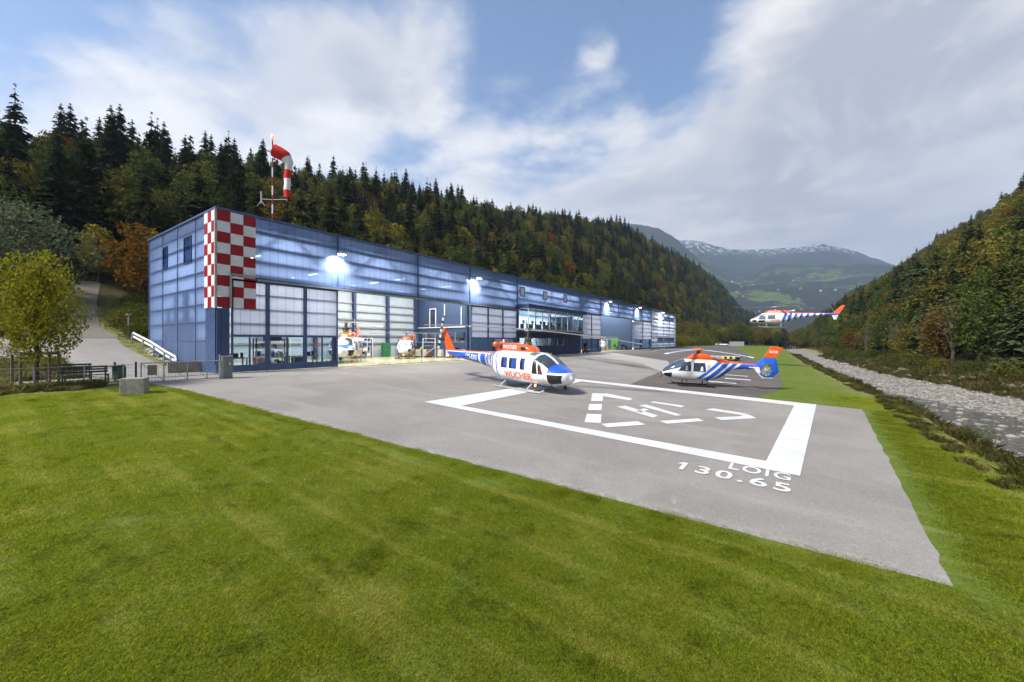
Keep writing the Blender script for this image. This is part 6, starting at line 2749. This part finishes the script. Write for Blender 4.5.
for i in range(44):
    v = -rg.uniform(48.8, 64)
    S = -.13 * v + rg.uniform(2.4, 9)
    shrub(v, S, rg.uniform(.55, 1.05), (shr, shr, shr2)[i % 3], ('bushy green', 'dense green', 'olive')[i % 3] + ' shrub on the bank between track and hangar, ' + ('lower down' if v > -54 else 'halfway up' if v > -59 else 'near the wood'), 'shrubs on the bank behind the hangar')
for i in range(26):
    S = rg.uniform(-14, 4.5)
    v = -rg.uniform(40, 56)
    shrub(v, S, rg.uniform(.35, .9), (shr, shr2, shr3)[i % 3], 'low shrub on the rough slope left of the drive', 'shrubs left of the drive')
for i in range(46):
    S = 12 + (i / 46) ** 1.3 * 130 + rg.uniform(-1, 1)
    v = e_edge(S) + rg.uniform(1.4, 3.4)
    shrub(v, S, rg.uniform(.18, .42), (shr, shr2, shr3, shr3)[i % 4], ('green', 'olive', 'brown', 'thin brown')[i % 4] + ' scrub bush on the near river bank, ' + ('beside the apron corner' if S < 28 else 'beside the landing pad' if S < 50 else 'beyond the striped helicopter'), 'scrub on the near river bank')
for i in range(130):
    S = 30 + (i / 130) ** 1.2 * 170 + rg.uniform(-2, 2)
    v = g_up(S) + rg.uniform(1.8, 6.0)
    shrub(v, S, rg.uniform(.5, 1.25), (shr, shr, shr2, shr3)[i % 4], ('bushy green shrub', 'dense green shrub', 'olive shrub', 'thin brown shrub')[i % 4] + ' at the foot of the wood across the river, ' + ('nearest the camera' if S < 50 else 'opposite the landing pad' if S < 80 else 'opposite the hovering helicopter' if S < 130 else 'far up the valley'), 'shrubs on the far river bank')
for i in range(40):
    S = rg.uniform(150, 235)
    v = -rg.uniform(33.5, 42)
    shrub(v, S, rg.uniform(1.2, 2.4), (shr2, shr, shr2)[i % 3], 'large shrub beyond the far end of the hangar', 'shrubs beyond the far end of the hangar')

# river stones, grasses
st_groups = [[] for _ in range(4)]
for i in range(15000):
    S = 26 + (rg.random() ** 1.5) * 150
    gl, gu = g_lo(S), g_up(S)
    v = rg.uniform(gl - 2.4, gu + 1.2)
    if v < gl - .2 and rg.random() < .95:
        continue
    s_ = rg.uniform(.04, .13) * (1.6 if rg.random() < .06 else 1) * (1 + S / 160)
    z = max(terrain(v, S), -2.78) + s_ * .15
    st_groups[i % 4].append((v, S, z, rg.uniform(0, 6), s_))
pebm = bpy.data.materials.new('river_stone')
pebm.use_nodes = True
b = NB(pebm.node_tree)
oi = b.n('ShaderNodeObjectInfo')
p = pebm.node_tree.nodes['Principled BSDF']
tc, x, y, z = b.xyz('Object')
b.put(p.inputs['Base Color'], b.mix(b.step(b.noise(tc, 3, 4), .35, .7, 0, .35), b.mix(oi.outputs['Random'], (.11, .10, .082), (.31, .285, .25)), (.2, .18, .15)))
p.inputs['Roughness'].default_value = .85
pebs = [bpy.data.objects.new('stone', rock_mesh('stone', 90 + i * 3.1, pebm)) for i in range(4)]
scatter_stuff('river_stones', list(zip(pebs, st_groups)))
wr_groups = [[] for _ in range(4)]
for i in range(260):
    S = rg.uniform(8, 60)
    v = rg.uniform(e_edge(S) + 3.2, g_lo(S))
    wr_groups[i % 4].append((v, S, -2.80, rg.uniform(0, 6), rg.uniform(.06, .32)))
scatter_stuff('river_rocks', list(zip(pebs, wr_groups)))


def blades(seed, n, rad, h, w_, mat, lean=.5):
    r_ = np.random.default_rng(seed)
    a = r_.uniform(0, 2 * np.pi, n)
    rr = rad * np.sqrt(r_.random(n))
    base = np.stack([rr * np.cos(a), rr * np.sin(a), np.full(n, -.01)], 1)
    d = r_.uniform(0, 2 * np.pi, n)
    hh = h * r_.uniform(.5, 1.2, n)
    ln = np.abs(r_.normal(size=n)) * lean * hh
    side = np.stack([-np.sin(d), np.cos(d), 0 * d], 1) * (w_ * r_.uniform(.6, 1.2, n))[:, None]
    dirv = np.stack([np.cos(d), np.sin(d), 0 * d], 1)
    mid = base + dirv * (ln * .4)[:, None] + np.array([0, 0, 1]) * (hh * .6)[:, None]
    tip = base + dirv * ln[:, None] + np.array([0, 0, 1]) * hh[:, None]
    V = np.stack([base - side, base + side, mid + side * .7, tip, mid - side * .7], 1).reshape(-1, 3)
    F = np.arange(5 * n).reshape(n, 5)
    return bpy.data.objects.new('grass_tuft', mesh_np('grass_tuft', V, F, [mat]))


L_grs = leaf_mat('lawn_blades', (.225, .285, .018), (.38, .43, .04), (.50, .49, .09), .5, True)
L_dry = leaf_mat('dry_grass', (.27, .23, .085), (.46, .38, .18), (.20, .20, .05), .4)
L_wee = leaf_mat('weeds', (.10, .13, .028), (.20, .22, .05), (.30, .25, .10), .4)
tufts = [blades(i, 420, .42, .034, .0022, L_grs, .8) for i in range(3)]
ftufts = [blades(40 + i, 620, 1.0, .036, .0055, L_grs, .8) for i in range(2)]
lawn = [[] for _ in range(5)]


def in_apron(v, S):
    return (v < 2.0 + (S - 8.7) * .06 and S > (8.7 - (2.0 - v) * (1.8 / 28.1))) and S < 28.8 and v > -31.2


for i in range(11000):
    r_ = 3 + 14 * rg.random() ** .8
    a = R(rg.uniform(-54, 54))
    X, Z = r_ * math.sin(a), r_ * math.cos(a)
    v, S = .8192 * X - .5736 * Z, .5736 * X + .8192 * Z
    if in_apron(v - .35, S + .45) or in_apron(v + .1, S + .2) or in_apron(v - .35, S) or v > e_edge(S) + .3 or Z < 2.4:
        continue
    if rg.random() < sstep(5, 16, r_):
        continue
    lawn[i % 3].append((v, S, terrain(v, S), rg.uniform(0, 6), rg.uniform(.7, 1.15)))
dry = [blades(20 + i, 170, .35, .38, .006, (L_dry, L_wee)[i % 2], .45) for i in range(4)]
dg = [[] for _ in range(4)]
for i in range(6200):
    S = -8 + 150 * rg.random() ** 1.5
    v = e_edge(S) + rg.uniform(-.5, 3.6)
    if mn.noise(Vector((S * .45, v * .6, 3))) < -.12:
        continue
    dg[i % 4].append((v, S, terrain(v, S), rg.uniform(0, 6), rg.uniform(.4, 1.2) * (.45 if v < e_edge(S) + .9 else 1)))
for i in range(2600):
    S = 26 + 160 * rg.random() ** 1.3
    v = g_up(S) + rg.uniform(-.6, 5.5)
    dg[i % 4].append((v, S, terrain(v, S), rg.uniform(0, 6), rg.uniform(.6, 1.7)))
for i in range(3600):
    S = rg.uniform(-16, 4.6)
    v = -rg.uniform(27.9, 42)
    if -33.8 < v < -29.0 and 1.6 < S:
        continue
    dg[i % 4].append((v, S, terrain(v, S), rg.uniform(0, 6), rg.uniform(.5, 1.2) * (.55 if v > -28.5 else 1)))
for i in range(500):
    S = rg.uniform(13, 24)
    v = -rg.uniform(47, 62)
    dg[i % 4].append((v, S, terrain(v, S), rg.uniform(0, 6), rg.uniform(.8, 1.8)))
for i in range(900):          # fringe where lawn meets paving
    t_ = rg.random()
    v, S = 2.0 - 28 * t_, 8.58 - 1.8 * t_
    lawn[i % 3].append((v + rg.uniform(-.1, .3), S - rg.uniform(-.05, .35), terrain(v, S), rg.uniform(0, 6), rg.uniform(.4, .8)))
for i in range(9000):
    r_ = 8.5 + 27 * rg.random() ** .75
    a = R(rg.uniform(-56, 56))
    X, Z = r_ * math.sin(a), r_ * math.cos(a)
    v, S = .8192 * X - .5736 * Z, .5736 * X + .8192 * Z
    if any(in_apron(v + dx, S + dy) for dx, dy in ((-1, 0), (0, 1), (1, 0), (0, -1), (-.7, .7), (.7, .7))) or v > e_edge(S) - .5 or v < -27.6:
        continue
    if S > 27 and v < {True: 1.6, False: 99}[S > 27] + (0 if S < 60 else -3):
        continue
    if rg.random() > sstep(8, 14, r_):
        continue
    lawn[3 + i % 2].append((v, S, terrain(v, S), rg.uniform(0, 6), rg.uniform(.8, 1.1)))
for i in range(900):          # turf up to the river side edge of the apron
    S = 8.9 + 20 * rg.random()
    v = 2.0 + (S - 8.7) * .06 + rg.uniform(.38, 1.7)
    lawn[i % 3].append((v, S, terrain(v, S), rg.uniform(0, 6), rg.uniform(.8, 1.2)))
scatter_stuff('lawn_grass', list(zip(tufts + ftufts, lawn)))
scatter_stuff('bank_grass', list(zip(dry, dg)))

# ================================================================== far mountains
def cam2w(X, Z):
    return (.8192 * X - .5736 * Z, .5736 * X + .8192 * Z)


KS = np.linspace(.15, 1.2, 190)
YS = np.concatenate([np.linspace(1500, 3200, 70), np.linspace(3230, 6200, 70)])
sky_k = [.15, .3, .40, .47, .51, .55, .62, .70, .78, .84, .90, 1.0, 1.2]
sky_y = [238, 236, 238, 240, 245, 247, 248, 246, 242, 247, 257, 268, 280]
P = []
for Yd in YS:
    base = np.interp(Yd, [1500, 1900, 2500, 3200, 3700, 4700, 6200], [-10, 95, 330, 560, 640, 1130, 760])
    for k in KS:
        ysk = np.interp(k, sky_k, sky_y)
        f = (341 - ysk) / 100.0 * 1.03
        f2 = 1 + (f - 1) * sstep(2600, 4400, Yd)
        X = k * Yd
        n_ = mn.fractal(Vector((X * .0013, Yd * .0013, 1)), 1.0, 2.1, 6)
        rl = mn.noise(Vector((k * 6, Yd * .0006, 7)))
        z = base * f2 + n_ * (38 + 60 * sstep(1800, 3300, Yd)) * (1 - .6 * sstep(4000, 4700, Yd)) + rl * 110 * sstep(1900, 2700, Yd) * (1 - sstep(3600, 4500, Yd))
        z += 300 * sstep(.52, .34, k) * sstep(1900, 3000, Yd) * (1 - sstep(3300, 4300, Yd))
        w_ = cam2w(X, Yd)
        P.append((w_[0], w_[1], z))
nY, nK = len(YS), len(KS)
idx = np.arange(nY * nK).reshape(nY, nK)
fc = np.stack([idx[:-1, :-1], idx[:-1, 1:], idx[1:, 1:], idx[1:, :-1]], -1).reshape(-1, 4)
me = bpy.data.meshes.new('mountains')
me.from_pydata(P, [], fc.tolist())
me.polygons.foreach_set('use_smooth', [True] * len(me.polygons))
mt = bpy.data.objects.new('mountains', me)
col.objects.link(mt)
tag(mt, kind='structure')
m = bpy.data.materials.new('mountain_cover')
m.use_nodes = True
b = NB(m.node_tree)
p = m.node_tree.nodes['Principled BSDF']
v, x, y, z = b.xyz('Object')
n1 = b.noise(v, .0035, 7, .62)
n2 = b.noise(v, .02, 6, .7)
n3 = b.noise(v, .09, 4, .7)
wood = b.mix(b.step(n3, .35, .65), (.020, .032, .020), (.050, .055, .026))
mead = b.mix(b.step(n2, .4, .6), (.10, .16, .035), (.15, .19, .05))
hm = b.m('MULTIPLY', b.step(z, 60, 200), b.step(z, 640, 520))
mm = b.m('MULTIPLY', hm, b.step(b.m('ADD', b.m('MULTIPLY', n1, .65), b.m('MULTIPLY', n2, .35)), .50, .55))
mm2 = b.m('MULTIPLY', b.step(z, 500, 600), b.step(b.m('ADD', b.m('MULTIPLY', n1, .7), b.m('MULTIPLY', n2, .3)), .60, .63))
c = b.mix(b.m('MAXIMUM', mm, b.m('MULTIPLY', mm2, .7)), wood, mead)
snow = b.m('MULTIPLY', b.step(b.m('ADD', z, b.m('MULTIPLY', b.m('SUBTRACT', n2, .5), 600)), 960, 1070), b.step(b.noise(b.scalev(v, (1, 1, .35)), .022, 6, .75), .48, .60))
c = b.mix(snow, c, (.72, .75, .80))
b.put(p.inputs['Base Color'], c)
p.inputs['Roughness'].default_value = .95
p.inputs['Specular IOR Level'].default_value = .1
m.node_tree.links.new(b.bump(n3, 1.0, 18), p.inputs['Normal'])
me.materials.append(m)
# farmhouses on the far meadows
dgx = {}
from mathutils.bvhtree import BVHTree
bvh = BVHTree.FromPolygons(P, fc.tolist())
for i in range(16):
    k, Yd = rg.uniform(.52, .82), rg.uniform(2000, 2900)
    wx, wy = cam2w(k * Yd, Yd)
    hit = bvh.ray_cast(Vector((wx, wy, 3000)), Vector((0, 0, -1)))
    if hit[0] is None:
        continue
    t_ = empty('farmhouse', hit[0], rg.uniform(0, 3), 'small pale farmhouse on the far green hillside', 'house', 'farmhouses on the far hillside')
    mb_ = MB()
    mb_.box(-6, 6, -5, 5, -3, 4)
    mb_.build('wall', M_beige if i % 3 else M_white, t_)
    mb_ = MB()
    mb_.add([(-7, -6, 4), (7, -6, 4), (7, 6, 4), (-7, 6, 4), (-7, 0, 9), (7, 0, 9)], [(0, 1, 5, 4), (2, 3, 4, 5), (0, 4, 3), (1, 2, 5), (3, 2, 1, 0)])
    mb_.build('roof', M_roof, t_)

# ================================================================== haze
hz = MB()
hz.box(-4200, 4600, -450, 9200, -12, 1550)
hzo = hz.build('haze', [bpy.data.materials.new('haze_air')])
hm_ = hzo.data.materials[0]
hm_.use_nodes = True
hm_.node_tree.nodes.clear()
b = NB(hm_.node_tree)
pv = b.n('ShaderNodeVolumePrincipled')
pv.inputs['Color'].default_value = (.58, .74, 1.0, 1)
pv.inputs['Density'].default_value = .00015
pv.inputs['Anisotropy'].default_value = .2
out = b.n('ShaderNodeOutputMaterial')
hm_.node_tree.links.new(pv.outputs[0], out.inputs['Volume'])
tag(hzo, kind='stuff')
